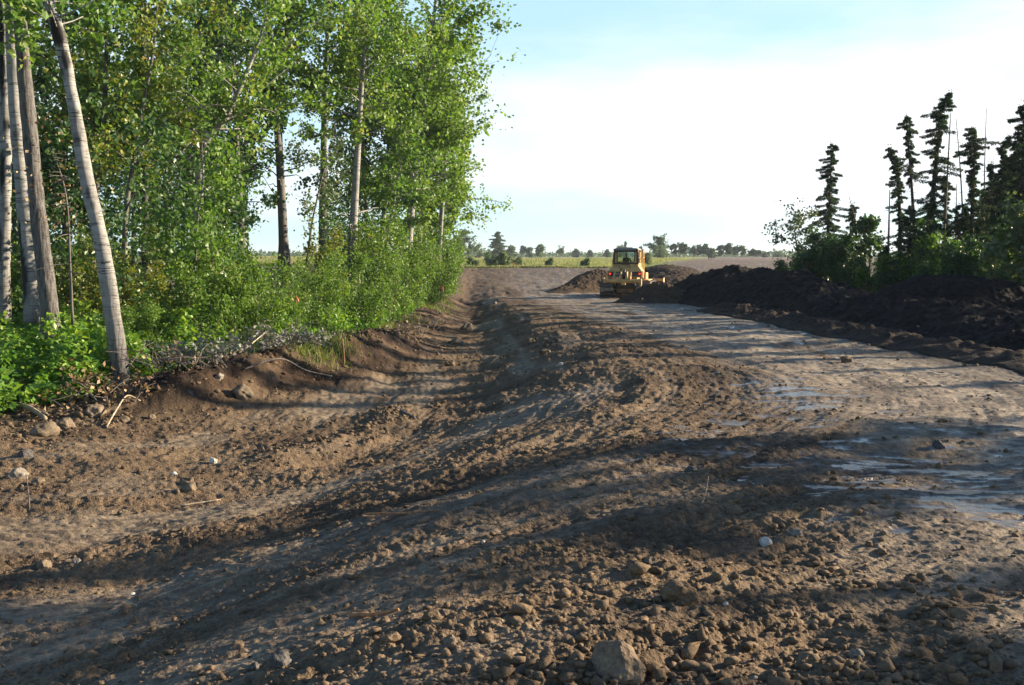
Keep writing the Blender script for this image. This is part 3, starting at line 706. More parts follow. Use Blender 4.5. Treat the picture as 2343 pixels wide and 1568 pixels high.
px_tree(115, [(646, 590), (648, 480), (644, 380), (641, 270), (650, 110)], 41.6, [(.3, .2, 4), (.2, .2, 4)], 'second grey stem rising close beside the tall trunk in the sky gap', ('barkg', 'leafA'), r0=.13, cb=.50, cr=2.6, nl=34, leaf=.13, k=16)
px_tree(116, [(738, 600), (738, 480), (740, 380), (741, 280), (744, 180), (750, 60)], 44.5, [(.2, .2, 4), (0, .2, 4)], 'straight dark trunk with one low leafy bough, next right of the sky gap', ('barkg', 'leafA'), r0=.19, cb=.46, cr=3.0, nl=54, leaf=.135, k=18, low=5)
px_tree(117, [(804, 650), (806, 560), (812, 440), (818, 340), (826, 200), (834, 90)], 42, [(.2, .2, 4), (.2, .2, 4)], 'straight pale trunk rising clear of the shrubs in mid wood', ('bark', 'leafA'), r0=.20, cb=.44, cr=3.0, nl=56, leaf=.13, k=18, low=4)
px_tree(118, [(925, 660), (935, 540), (943, 450), (956, 350), (968, 260), (984, 120)], 50, [(.4, .2, 4), (.3, .2, 4.5)], 'white trunk leaning right under the broad bright crown at the end of the wood', ('bark', 'leafL'), r0=.225, cb=.30, cr=3.5, nl=78, leaf=.15, k=20, low=6, side=(.8, -.2))
px_tree(119, [(958, 668), (961, 560), (965, 480), (968, 440)], 54, [(.1, 0, 2.5), (.2, .2, 4)], 'left one of two thin white stems near the end of the wood', ('bark', 'leafA'), r0=.10, cb=.36, cr=2.2, nl=40, leaf=.14, k=16)
px_tree(120, [(970, 668), (972, 560), (976, 470), (978, 400)], 55, [(.1, 0, 2.5), (.3, .2, 4)], 'right one of two thin white stems near the end of the wood', ('bark', 'leafL'), r0=.105, cb=.36, cr=2.6, nl=46, leaf=.145, k=16, side=(.9, 0))
px_tree(121, [(878, 600), (886, 540), (898, 480), (908, 420)], 47, [(.4, 0, 2), (.3, .2, 2.5)], 'small white stem leaning right between two straight poplar trunks', ('bark', 'leafA'), r0=.085, cb=.4, cr=2.0, nl=38, leaf=.13, k=14)
px_tree(122, [(842, 640), (838, 520), (836, 440), (830, 330)], 52, [(0, 0, 3), (0, .2, 4)], 'shaded grey trunk half hidden behind the straight pale trunk', ('barkg', 'leafB'), r0=.13, cb=.30, cr=2.7, nl=48, leaf=.15, k=17)
px_tree(123, [(700, 590), (712, 520), (724, 460), (738, 400)], 38, [(.3, 0, 1), (.2, 0, 1)], 'thin stem slanting right across the bright gap in the wood', ('barkg', 'leafW'), r0=.045, cb=.25, cr=1.3, nl=26, leaf=.09, k=9)
px_tree(124, [(1000, 660), (1004, 560), (1008, 470)], 64, [(.1, 0, 3), (.2, .2, 4)], 'leafy poplar closing the far end of the wood beside the bare slope', ('bark', 'leafL'), r0=.12, cb=.16, cr=2.1, nl=60, leaf=.16, k=17)
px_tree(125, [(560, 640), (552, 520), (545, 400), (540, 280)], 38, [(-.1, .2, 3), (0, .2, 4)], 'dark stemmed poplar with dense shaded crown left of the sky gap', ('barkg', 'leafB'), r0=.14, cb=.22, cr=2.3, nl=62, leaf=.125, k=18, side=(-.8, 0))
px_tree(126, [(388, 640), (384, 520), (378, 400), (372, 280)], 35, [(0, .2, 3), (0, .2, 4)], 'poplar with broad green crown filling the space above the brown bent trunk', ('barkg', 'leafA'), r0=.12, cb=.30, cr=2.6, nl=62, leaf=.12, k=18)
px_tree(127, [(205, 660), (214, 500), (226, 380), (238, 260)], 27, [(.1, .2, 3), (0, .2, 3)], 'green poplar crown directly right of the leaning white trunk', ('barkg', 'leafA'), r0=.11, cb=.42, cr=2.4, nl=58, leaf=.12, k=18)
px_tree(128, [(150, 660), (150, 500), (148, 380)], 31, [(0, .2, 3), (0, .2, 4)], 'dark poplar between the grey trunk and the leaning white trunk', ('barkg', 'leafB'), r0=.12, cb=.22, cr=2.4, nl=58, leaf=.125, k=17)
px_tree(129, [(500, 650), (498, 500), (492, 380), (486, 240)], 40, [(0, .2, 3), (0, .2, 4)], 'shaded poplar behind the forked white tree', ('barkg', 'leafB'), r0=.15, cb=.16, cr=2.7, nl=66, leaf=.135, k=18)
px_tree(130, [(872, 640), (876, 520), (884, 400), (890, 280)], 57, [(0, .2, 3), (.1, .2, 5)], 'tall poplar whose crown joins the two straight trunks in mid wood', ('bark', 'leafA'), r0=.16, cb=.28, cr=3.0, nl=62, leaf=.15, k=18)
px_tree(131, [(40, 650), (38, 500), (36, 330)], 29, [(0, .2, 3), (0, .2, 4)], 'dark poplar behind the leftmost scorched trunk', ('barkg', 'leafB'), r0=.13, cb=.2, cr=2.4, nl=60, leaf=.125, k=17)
px_tree(132, [(1000, 640), (1008, 520), (1016, 400), (1018, 300)], 59, [(-.1, .2, 3), (-.3, .2, 5)], 'bright poplar on the outer corner of the wood with a long bough over the slope', ('bark', 'leafL'), r0=.15, cb=.33, cr=2.1, nl=52, leaf=.15, k=18, side=(.5, -.3))
# a long low bough out over the bare slope belongs to the corner poplar
def bough():
    g = G(); rng = np.random.default_rng(7); y = 56; ws = []
    P = spline([pt(985, 452, y), pt(1030, 438, y), pt(1075, 452, y), pt(1120, 458, y), pt(1168, 466, y)], 14)
    P2 = spline([pt(1040, 440, y), pt(1068, 476, y), pt(1085, 492, y), pt(1092, 500, y)], 8)
    P3 = spline([pt(1000, 420, y), pt(1050, 395, y), pt(1095, 380, y)], 8)
    P4 = spline([pt(1000, 260, y), pt(1060, 235, y), pt(1118, 225, y)], 8)
    pts = []
    for Q, r in ((P, .045), (P2, .03), (P3, .035), (P4, .04)):
        w = G(); ws.append(w); w.tube(Q, np.linspace(r, .008, len(Q)), 5, cap=False, rough=.2, scar=.2)
        for q in range(26):
            p = path_interp(Q, .2+.8*rng.random()); e = p+rng.normal(size=3)*np.array([.32, .25, .22]); w.tube(np.array([p, e]), [.008, .003], 3, cap=False, rough=.2, scar=.2)
            pts.append(e+rng.normal(size=(9, 3))*.16)
    g.leaves(np.concatenate(pts), .14, rng, .85, .35, tint=.6+0*np.concatenate(pts)[:, 0])
    return [q.mesh('bough', True) for q in ws], g.mesh('bough_leaves')
corner = [o for o in C.objects if o.get('label', '').startswith('bright poplar on the outer')][0]
bw, bl = bough()
for me, nm, mt in [(q, 'bough', M['bark']) for q in bw]+[(bl, 'leafy_bough', M['leafL'])]:
    o = link(nm, me, mt, corner); o.matrix_parent_inverse = Matrix.Translation(corner.location).inverted()

def dead_limbs(tree, lines, y, r, mat):
    for L in lines:
        Q = spline([pt(a, b, y+.25*i*(-1)**len(L)) for i, (a, b) in enumerate(L)], 12); g = G(); g.tube(Q-np.array(tree.location), np.linspace(r, r*.3, 12), 6, rough=.15, scar=.05)
        link('limb', g.mesh('limb', True), mat, tree)
fork = [o for o in C.objects if o.get('label', '').startswith('forked white tree')][0]
dead_limbs(fork, [[(462, 345), (440, 352), (412, 378), (378, 412)], [(470, 330), (450, 318), (430, 330), (415, 350), (400, 356)], [(452, 440), (430, 420), (400, 425)], [(500, 290), (540, 262), (600, 250), (640, 262)]], 28.4, .045, M['bark'])
bent = [o for o in C.objects if o.get('label', '').startswith('thin brownish trunk')][0]
dead_limbs(bent, [[(300, 400), (330, 340), (370, 285), (430, 250), (490, 240), (540, 246)], [(288, 480), (310, 440), (330, 430)]], 26.3, .032, M['barkg'])
gap = [o for o in C.objects if o.get('label', '').startswith('tall grey trunk against')][0]
dead_limbs(gap, [[(637, 380), (618, 350), (596, 342)], [(640, 410), (620, 390), (590, 378)], [(643, 452), (625, 440), (600, 400)], [(636, 340), (610, 320), (585, 322)]], 41, .028, M['dead'])
# deep wood behind: one mass nobody could count
def deep_wood():
    g = G(); w = G(); rng = np.random.default_rng(55)
    spots = []
    for i in range(34):
        y = rng.uniform(30, 66); x = tab(y, XB)-rng.uniform(3.5, 26)-(2 if y > 40 else 0)
        col = (x/y*F+512)/K
        if 520 < col < 770: continue
        spots.append((x, y))
    for (x, y) in spots:
        z0 = Hs(x, y); h = rng.uniform(10, 17); n = 2600
        cz = rng.uniform(.2, 1, n)**.8*h; rr = 2.6*np.sin(np.pi*np.clip(.1+.86*cz/h, 0, 1))**.7; a = rng.random(n)*6.28; q = np.sqrt(rng.random(n))*rr
        P = np.stack([x+np.cos(a)*q, y+np.sin(a)*q, z0+cz], 1); keep = fbm(P[:, 0]*.8+P[:, 2]*.3, P[:, 2]*.8+P[:, 1]*.4, 2, 77) > -.15
        g.leaves(P[keep], .16, rng, .85, .4)
        w.tube(np.array([[x, y, z0-.2], [x+.2, y, z0+h*.5], [x+.1, y, z0+h]]), [.12, .08, .02], 6, rough=.2, scar=.1)
    n = 90000; y = rng.uniform(23, 66, n); x = tab(y, XB)-2.2-rng.random(n)**1.2*13; c_ = (x/y*F+512)/K
    zz = rng.random(n)**.85*(5.5+2.5*perlin(x*.25, y*.25, 78)); k_ = (fbm(x*.55+zz*.4, y*.5+zz*.6, 2, 79) > -.12) & ~((c_ > 570) & (c_ < 735) & (zz > 1.5))
    g.leaves(np.stack([x, y, Hm(x, y)+zz], 1)[k_], .135, rng, .85, .4)
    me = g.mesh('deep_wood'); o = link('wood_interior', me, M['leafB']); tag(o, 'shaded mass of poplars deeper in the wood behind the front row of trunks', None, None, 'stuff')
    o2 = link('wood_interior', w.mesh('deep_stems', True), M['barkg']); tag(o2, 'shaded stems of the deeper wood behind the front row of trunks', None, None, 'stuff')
deep_wood()

# ------------------------------------------------------------------ shrub wall along the wood
BV = [bush(200, 3.0, .95, 8, .085, 12), bush(201, 3.4, .85, 7, .080, 12), bush(202, 2.6, 1.0, 9, .085, 12), bush(203, 3.2, .8, 6, .09, 11)]
BM = ['leafS', 'leafS', 'leafS', 'leafY']
GS = 'leafy saplings and shrubs along the front of the wood'
protos = {}
SHR = [ # column, distance, variant, height scale, label
 (300, 21.2, 2, .55, 'low bright shrub directly right of the leaning white trunk'),
 (352, 21.4, 2, .50, 'low leafy shrub at the head of the dark soil bank'),
 (398, 22.2, 0, .72, 'upright green shrub behind the dark soil bank, left of the slender dark sapling'),
 (475, 22.6, 0, .85, 'round green shrub right of the slender dark sapling stem'),
 (520, 23.2, 1, .92, 'tall leafy shrub behind the hole in the soil bank'),
 (575, 24.0, 2, .85, 'dense shrub with dark hollow at its foot above the grey brush'),
 (628, 25.2, 0, .66, 'green shrub behind the grey brush beside the small white stick'),
 (676, 26.6, 1, .62, 'olive green shrub above the pale grass tuft'),
 (722, 28.2, 0, .75, 'shrub at the grassy corner above the upright stick'),
 (768, 30.0, 1, .82, 'yellow green sapling clump right of the grassy corner'),
 (812, 31.8, 2, .90, 'broad low shrub above the rusty peat edge'),
 (850, 34.6, 0, .88, 'sapling clump in front of the straight pale trunk'),
 (888, 38.0, 1, .95, 'olive shrub above the nettle clump at the bank'),
 (918, 42.0, 0, .98, 'shrub in front of the leaning white trunk'),
 (946, 47.0, 2, 1.1, 'yellow green shrub at the feet of the two thin white stems'),
 (984, 50.0, 1, 1.0, 'shrub by the grassy spill beside the orange ribbon stake'),
 (1006, 57.0, 0, 1.25, 'tall shrub just behind the orange ribbon stake'),
 (1022, 66.0, 1, 1.4, 'last shrub on the end of the wood, overhanging the bare slope'),
 (1002, 63.0, 2, 1.6, 'big rounded shrub below the poplar at the far end of the wood'),
 (262, 24.0, 3, .95, 'yellowing sapling left of the thin brownish bent trunk'),
 (330, 24.6, 3, .85, 'yellowing sapling clump right of the thin brownish bent trunk'),
 (392, 26.0, 3, .95, 'tall yellowish sapling clump below the dead side limb'),
 (446, 27.0, 1, .95, 'tall green sapling clump under the forked white tree'),
 (508, 28.6, 0, 1.05, 'tall green sapling clump left of the bright gap'),
 (560, 30.0, 1, .85, 'dense sapling clump closing the lower left of the sky gap'),
 (610, 31.5, 3, .55, 'sparse sapling below the tall grey trunk in the sky gap'),
 (668, 34.0, 3, .58, 'light sapling in the bright gap right of the tall grey trunk'),
 (716, 36.0, 1, .8, 'willowy sapling clump in front of the straight dark trunk'),
 (760, 38.0, 3, 1.3, 'yellowish sapling clump between the straight dark and straight pale trunks'),
 (838, 42.0, 1, 1.35, 'green sapling clump right of the straight pale trunk'),
 (884, 46.0, 0, 1.5, 'tall sapling clump under the small leaning white stem'),
 (176, 23.5, 3, .85, 'yellowing shrub between the grey trunk and the leaning white trunk'),
 (140, 25.5, 0, 1.05, 'green sapling behind the thick grey trunk'),
 (88, 26.0, 1, 1.0, 'shaded sapling behind the pale trunk with the burnt foot'),
 (24, 25.5, 0, 1.0, 'shaded sapling right behind the leftmost scorched trunk'),
 (210, 27.0, 1, 1.0, 'deep green sapling seen just left of the leaning white trunk'),
 (790, 46.0, 0, 1.4, 'shaded sapling behind the straight pale trunk'),
 (940, 54.0, 1, 1.6, 'tall sapling clump behind the leaning white trunk'),
]
rng = np.random.default_rng(9)
for i, (fx, y, v, s, lab) in enumerate(SHR):
    b = base_at(fx, y)
    if v not in protos:
        protos[v] = place_tree('shrub', BV[v], b, lab, 'shrub', GS, (M['twig'], M[BM[v]]), rng.random()*6.28, s, trunk='stem')
    else: copy_tree(protos[v], b, rng.random()*6.28, s, lab)
    o = C.objects[-1] if False else None
# bare rusty sapling by the grey trunk
rs = snag(31, path_px([(165, 700), (160, 600), (155, 480), (140, 400)], 19.6, [(-.2, 0, .5)])[1], .028, 46, .55)
bb = path_px([(165, 700), (160, 600)], 19.6)[0]
ed = empty('dead_sapling', bb, 0, 'bare dead sapling with a few rusty leaves right of the thick grey trunk', 'tree'); link('trunk', rs, M['dead'], ed)
g = G(); rq = np.random.default_rng(3); g.leaves(np.stack([rq.normal(size=170)*.45-.2, rq.normal(size=170)*.35, 1.4+rq.random(170)*2.2], 1), .07, rq, .8, .2); link('dry_leaves', g.mesh('dry_leaves'), M['leafD'], ed)

# ------------------------------------------------------------------ ground cover under the wood
def cover():
    rng = np.random.default_rng(12); g = G(); n = 44000
    y = rng.uniform(14.5, 27, n); xb = tab(y, XB); x = xb-rng.random(n)**1.3*7-.15
    den = fbm(x*.9, y*.9, 2, 401); keep = (den > -.35) & (x > -.60*y-1.5); x, y, den = x[keep], y[keep], den[keep]
    hgt = (.35+.85*np.clip(den+.45, 0, 1.2))*np.clip((tab(y, XB)-x)/.5, .35, 1); z = Hm(x, y)+hgt*(1-rng.random(len(x))**2*.9)
    big = rng.random(len(x)) < .5
    P = np.stack([x, y, z], 1); hu = rng.random(len(x)) < .2; g.leaves(P[hu], .165, rng, .9, 1.0, hang=.3, tint=.6+.3*den[hu]); big &= ~hu; g.leaves(P[big], .125, rng, .85, .9, hang=.25, tint=.3+.4*np.clip(den[big]+.3, 0, 1)); g.leaves(P[~big & ~hu], .085, rng, .8, .7, tint=.55+.3*den[~big & ~hu])
    o = link('undergrowth', g.mesh('undergrowth'), M['leafU']); tag(o, 'broad leaved green undergrowth at the foot of the near poplar trunks', None, None, 'stuff')
    g = G(); n = 60000; y = 23+47*rng.random(n)**1.25; x = tab(y, XB)-rng.random(n)**1.6*5+.35*perlin(y*.5, y*0, 8)
    den = fbm(x*.7, y*.7, 2, 402); keep = den > -.3; x, y, den = x[keep], y[keep], den[keep]
    z = Hm(x, y)+(.15+.9*np.clip(den+.4, 0, 1))*np.clip((tab(y, XB)-x+.3)/.6, .15, 1)*rng.random(len(x))**.6
    g.leaves(np.stack([x, y, z], 1), .095, rng, .75, .6, tint=.5+.3*den)
    o = link('undergrowth', g.mesh('undergrowth_far'), M['leafU']); tag(o, 'bright green herbs spilling over the bank edge further along the wood', None, None, 'stuff')
    # grass
    g = G()
    def blades(x, y, h, w=.02):
        n = len(x); z = Hm(x, y); a = rng.random(n)*6.28; l = rng.normal(size=(n, 2))*.35*h[:, None]
        b = np.stack([x, y, z-.02], 1); dx = np.stack([np.cos(a)*w, np.sin(a)*w, 0*a], 1)
        mid = b+np.stack([l[:, 0]*.4, l[:, 1]*.4, h*.6], 1); top = b+np.stack([l[:, 0], l[:, 1], h*.95], 1)
        v = np.stack([b-dx, b+dx, mid+dx*.7, mid-dx*.7, top], 1).reshape(-1, 3); i = np.arange(n)*5
        g.add(v, np.stack([i, i+1, i+2, i+3], 1), np.stack([i+3, i+2, i+4], 1), tint=np.repeat(np.clip(rng.random(n), 0, 1), 5))
    yy = []; xx = []
    for fx, fy, nn, sp in ((720, 800, 700, .45), (755, 790, 700, .5), (690, 785, 500, .4), (985, 705, 700, .7), (1005, 690, 600, .8), (880, 750, 300, .4), (930, 735, 350, .6), (600, 800, 250, .4)):
        cx, cy = hit(fx, fy); xx.append(cx+rng.normal(size=nn)*sp*.6); yy.append(cy+rng.normal(size=nn)*sp*1.6)
    x = np.concatenate(xx); y = np.concatenate(yy); blades(x, y, .10+.20*rng.random(len(x))**2, .010)
    o = link('grass', g.mesh('grass'), M['ggrass']); tag(o, 'tufts of long green grass along the edge of the wood', None, None, 'stuff')
    g = G(); n = 120000; y = 96+150*rng.random(n)**2.0; x = rng.uniform(-40, 60, n)*(y/110)
    ok = (x < 13+(y-96)*.21-1) & (x > -.25*y-10); x, y = x[ok], y[ok]
    ok = fbm(x*.10, y*.06, 2, 405) > -.55; x, y = x[ok], y[ok]
    y = np.maximum(y, 96+2.0*perlin(x*.15, x*0, 201)+.7*perlin(x*.6, x*0, 202)+.2)
    blades(x, y, (.14+.26*rng.random(len(x)))*(.7+.5*np.clip(fbm(x*.15, y*.08, 2, 406)+.5, 0, 1.2)), .03)
    o = link('meadow_grass', g.mesh('meadow_grass'), M['grass']); tag(o, 'long dry and green grass of the field beyond the bare slope', None, None, 'stuff')
cover()
#@@PART3
# ------------------------------------------------------------------ conifers on the right
GC = 'ragged dark spruces behind the black soil berm'
def sp(seed, pts, y, label, **kw):
    b, L = path_px(pts, y); ms = spruce(seed, L, **kw)
    return place_tree('spruce_tree', ms, b, label, 'tree', GC, (M['sprucebark'], M['spruce']))
sp(301, [(1888, 668), (1892, 560), (1898, 440), (1902, 328)], 56, 'lone columnar spruce with a blunt top, leftmost tall conifer by the berm', rmax=1.26, club=.35, cb=.14, dens=22, kk=44)
sp(302, [(1946, 660), (1948, 560), (1952, 468)], 54, 'short dark spruce beside the leaning dead pole', rmax=0.83, cb=.12, dens=20, kk=36)
sp(303, [(2050, 665), (2058, 560), (2056, 450), (2048, 380), (2036, 336)], 50, 'spruce with its top bent to the left above the broken snag', rmax=0.74, cb=.12, club=.3, ragged=.6, dens=21)
sp(304, [(2096, 665), (2092, 560), (2086, 440), (2078, 340), (2073, 264)], 52, 'spruce with a bare stem and a tuft of needles only at its top', rmax=0.64, cb=.55, club=1.0, low_dead=0, dens=20, ragged=.5)
sp(305, [(2112, 672), (2124, 540), (2136, 420), (2146, 320), (2152, 260), (2172, 210)], 46, 'tallest spruce, its crooked ragged top hooked to the right', rmax=0.99, cb=.10, club=.5, ragged=.8, dens=21, r0=.16)
sp(306, [(2216, 680), (2220, 560), (2226, 440), (2228, 360), (2227, 290)], 45, 'spruce with a thick bushy club of needles at its top', rmax=0.91, cb=.12, club=1.1, ragged=.4, dens=22)
sp(307, [(2262, 690), (2266, 560), (2268, 460), (2268, 372)], 47, 'thin spruce between the club topped one and the pointed one', rmax=0.70, cb=.1, dens=18, ragged=.6)
sp(308, [(2292, 690), (2294, 560), (2296, 430), (2298, 318)], 42, 'pointed full spruce near the right edge of the picture', rmax=1.09, cb=.08, dens=22, ragged=.5)
sp(309, [(2336, 700), (2338, 540), (2340, 380), (2342, 238)], 38.5, 'big dark spruce cut by the right edge of the picture', rmax=1.30, cb=.08, dens=22, kk=44, ragged=.5, r0=.18)
sp(310, [(2082, 680), (2080, 600), (2082, 520), (2086, 470)], 44, 'low young spruce in front of the bare stemmed one', rmax=0.83, cb=.05, dens=21)
sp(311, [(2170, 680), (2166, 580), (2164, 480), (2160, 400)], 48, 'half dead spruce with brown drooping boughs behind the black mound', rmax=0.70, cb=.25, dens=18, ragged=.8, low_dead=.7)
sp(312, [(2248, 680), (2244, 560), (2246, 450)], 49, 'dim spruce in the shade behind the club topped one', rmax=0.87, cb=.08, dens=20)
sp(313, [(2316, 700), (2312, 580), (2312, 440), (2314, 350)], 44, 'narrow spruce between the pointed one and the big edge one', rmax=0.87, cb=.06, dens=21)
sp(314, [(2024, 660), (2022, 600), (2026, 560)], 48, 'stub of a young spruce at the foot of the broken snag', rmax=0.60, cb=.05, dens=21)
sp(315, [(2130, 680), (2128, 610), (2128, 520), (2134, 450)], 43, 'bushy small spruce in front of the tallest crooked one', rmax=0.87, cb=.05, dens=21)
sp(316, [(2280, 690), (2279, 560), (2282, 460), (2280, 402)], 47, 'dim spruce close behind the pointed full one, its tip lower', rmax=1.05, cb=.06, dens=22)
sp(317, [(2326, 700), (2324, 560), (2328, 430), (2326, 330)], 47, 'dark spruce filling the gap left of the big edge one', rmax=1.15, cb=.06, dens=24, kk=40)
sp(318, [(2240, 690), (2238, 600), (2240, 500)], 44, 'low dark spruce at the foot of the club topped one', rmax=.95, cb=.04, dens=24)
sp(319, [(2190, 690), (2192, 600), (2190, 470)], 46, 'ragged low spruce between the dead poles', rmax=.9, cb=.06, dens=22)
sp(320, [(2304, 690), (2303, 560), (2305, 440), (2303, 380)], 50, 'dark spruce deep in the stand between the pointed full one and the narrow one', rmax=1.3, cb=.05, dens=26)
sp(321, [(2258, 690), (2257, 560), (2256, 430)], 51, 'dark spruce deep in the stand behind the thin one', rmax=1.2, cb=.05, dens=26)
sp(322, [(2212, 690), (2211, 560), (2208, 470)], 51, 'shaded low spruce deep in the stand behind the leaning dead pole', rmax=1.1, cb=.05, dens=26)
# further trees of the same row beyond the right edge; they throw the long shadows over the mud
OFF = [(18.2, 11.9, 9.8, 1.6), (18.6, 13.3, 9.3, 1.5), (19.0, 14.8, 8.3, 1.4), (17.8, 8.8, 9.5, 1.4), (18.4, 6.9, 9.5, 1.5), (18.9, 10.4, 6.3, .8), (18.6, 25.0, 8.4, 1.4), (18.2, 26.8, 9.4, 1.4), (19.2, 28.8, 9.0, 1.4),
       (18.4, 30.8, 8.8, 1.4), (19.0, 33.0, 9.2, 1.4), (18.9, 35.2, 8.6, 1.4), (20.2, 37.4, 9.0, 1.4), (19.4, 18.4, 5.0, .9), (20.3, 21.2, 5.6, .9), (17.6, 3.6, 9.0, 1.6), (17.9, 1.2, 9.5, 1.6), (18.5, -1.4, 9, 1.6), (20.6, 39.6, 9.2, 1.4), (19.8, 23.0, 6.0, 1.0)]
op = [spruce(330+i, [(0, 0, -.3), (.1, 0, h*.35), (-.1, .1, h*.7), (.1, 0, h)], rmax=1.49, cb=.1, dens=20, kk=30) for i, h in enumerate((9.0, 9.0))]
orig = []
names_ = ['dark spruce in the row that runs on past the right edge, near the standpoint', 'dark spruce in the row past the right edge, level with the wet mud', 'dark spruce in the row past the right edge, level with the bank hump']
for i, (x, y, h, rm) in enumerate(OFF):
    lab = names_[0] if y < 8 else (names_[1] if y < 21 else names_[2])
    z = Hs(x, y)-.1
    if len(orig) < 2:
        o = place_tree('spruce_tree', op[i % 2], (x, y, z), lab, 'tree', GC, (M['sprucebark'], M['spruce']), 0, h/9.0); orig.append(o)
    else: o = copy_tree(orig[i % 2], (x, y, z), i*1.7, h/9.0, lab)
    o.scale.x *= rm/1.5/(h/9.0)*1.0; o.scale.y = o.scale.x
# dead poles
GD = 'bare dead poles among the spruces'
def sn(seed, pts, y, label, **kw):
    b, L = path_px(pts, y); e = empty('dead_tree', b, 0, label, 'tree', GD); link('trunk', snag(seed, L, **kw), M['dead'], e)
sn(351, [(2030, 660), (2032, 560), (2035, 434)], 49, 'broken grey snag with hanging twigs left of the bent topped spruce', r0=.09, nb=34, L=.6)
sn(352, [(1982, 600), (1966, 540), (1942, 450)], 53, 'dead pole leaning left over the short dark spruce', r0=.06, nb=18, L=.4)
sn(353, [(2150, 670), (2160, 520), (2168, 380), (2174, 258)], 47, 'tall dead pole right beside the crooked tallest spruce', r0=.075, nb=44, L=.45)
sn(354, [(2212, 680), (2204, 540), (2197, 400), (2187, 272)], 46, 'thin dead pole leaning left next to the club topped spruce', r0=.055, nb=36, L=.4)
sn(355, [(2244, 680), (2250, 500), (2252, 380), (2256, 248)], 48, 'straight dead pole right of the club topped spruce', r0=.05, nb=36, L=.35)
sn(356, [(2188, 680), (2186, 560), (2188, 420)], 47.5, 'short dead stem between the two tall dead poles', r0=.06, nb=30, L=.5)
sn(357, [(1872, 640), (1864, 600), (1850, 575), (1828, 566), (1812, 568)], 52, 'arching bare branch at the left end of the right hand trees', r0=.035, nb=10, L=.3)

# broadleaf trees and bushes at the foot of the spruces
GB = 'leafy bushes and young poplars in front of the spruces'
RB = [bush(401, 3.0, 1.15, 9, .12, 14, .05, 22, .9), bush(402, 3.2, .95, 8, .12, 14, .05, 22), bush(403, 2.6, 1.3, 10, .12, 13, .05, 22, 1)]
rbp = {}
RBL = [ # column, distance, variant, scale, material, label
 (1818, 54, 0, 0.97, 'leafB', 'dark bush below the light green tree at the left end of the right hand trees'),
 (1848, 52, 2, 1.10, 'leafB', 'broad dark bush left of the lone columnar spruce'),
 (1884, 51, 0, 1.15, 'leafB', 'dark bush hiding the foot of the lone columnar spruce'),
 (1920, 50, 1, 1.06, 'leafB', 'green bush between the columnar spruce and the short dark spruce'),
 (1962, 49, 2, 0.87, 'leafB', 'low yellow green bush below the leaning dead pole'),
 (2006, 48, 0, 0.87, 'leafA', 'bright low bush behind the berm right of the young poplar'),
 (2062, 45, 2, 0.93, 'leafB', 'dark bush at the feet of the bent topped spruce'),
 (2106, 44, 1, 1.02, 'leafA', 'green bush behind the left shoulder of the black mound'),
 (2148, 42, 0, 1.02, 'leafA', 'green bush above the top of the black mound'),
 (2192, 40, 2, 1.08, 'leafB', 'round dark bush above the right slope of the black mound'),
 (2236, 40, 0, 0.98, 'leafB', 'dark bush below the club topped spruce'),
 (2276, 39, 2, 1.02, 'leafB', 'dark bush below the pointed full spruce'),
 (2318, 34, 1, 0.98, 'leafA', 'glossy green bush by the right edge above the black mound'),
 (2352, 33, 1, 1.22, 'leafW', 'pale leafy bush cut by the right edge of the picture'),
]
mats_done = {}
for fx, y, v, s, mt, lab in RBL:
    b = base_at(fx, y); key = (v, mt)
    if key not in rbp:
        me2 = RB[v][1] if v not in [k[0] for k in rbp] else RB[v][1].copy(); me1 = RB[v][0]
        if key != [k for k in list(rbp)+[key] if k[0] == v][0]: me2.materials.clear()
        rbp[key] = place_tree('shrub', (me1, me2), b, lab, 'shrub', GB, (M['twig'], M[mt]), rng.random()*6.28, s, trunk='stem')
    else: copy_tree(rbp[key], b, rng.random()*6.28, s, lab)
def yp(seed, pts, y, label, mt, **kw):
    b, L = path_px(pts, y); place_tree('poplar_tree', aspen(seed, L[-1][2], path=L, **kw), b, label, 'tree', GB, (M['barkg'], M[mt]))
yp(411, [(1828, 640), (1824, 580), (1818, 530), (1815, 482)], 55, 'light green airy tree, leftmost beside the lone columnar spruce', 'leafW', r0=.06, cb=.42, cr=1.35, nl=26, leaf=.12, k=9)
yp(412, [(1990, 668), (1989, 620), (1990, 560), (1990, 514)], 52, 'upright young green poplar right of the leaning dead pole', 'leafB', r0=.06, cb=.12, cr=1.0, nl=48, leaf=.14, k=15)
yp(413, [(2118, 670), (2120, 600), (2116, 520)], 45, 'yellow green young poplar between the snag and the crooked tall spruce', 'leafA', r0=.05, cb=.1, cr=1.0, nl=40, leaf=.13, k=12)

# ------------------------------------------------------------------ far trees across the field
GF = 'scattered trees along the far edge of the field'
def far_tree(fx, y, ftop, w, kind, label, mt='leafB', grp=GF):
    y = y*1.75; x = atd(fx, y); z0 = Hs(x, y)-.2; h = zat(ftop, y)-z0; s = int(fx)*7+int(y); wm = w*K/F*y
    if kind == 'spruce':
        ms = spruce(s, [(0, 0, -.2), (0, 0, h*.5), (0, 0, h)], rmax=wm*.62, cb=.06, dens=22, needle=.62, kk=12, ragged=.5, r0=.12)
        place_tree('spruce_tree', ms, (x, y, z0), label, 'tree', grp, (M['sprucebark'], M['farspruce']))
    else:
        cbv = {'round': .12, 'tall': .38, 'bush': .04}[kind]
        ms = aspen(s, h, r0=.03*h**.7, cb=cbv, cr=wm*.52, nl={'round': 44, 'tall': 30, 'bush': 34}[kind], leaf=.40 if y > 400 else .32, k=9, wob=.04*h/5, barerough=.02)
        place_tree('poplar_tree' if kind != 'bush' else 'shrub', ms, (x, y, z0), label, 'tree' if kind != 'bush' else 'shrub', grp, (M['bark'], M[mt]))
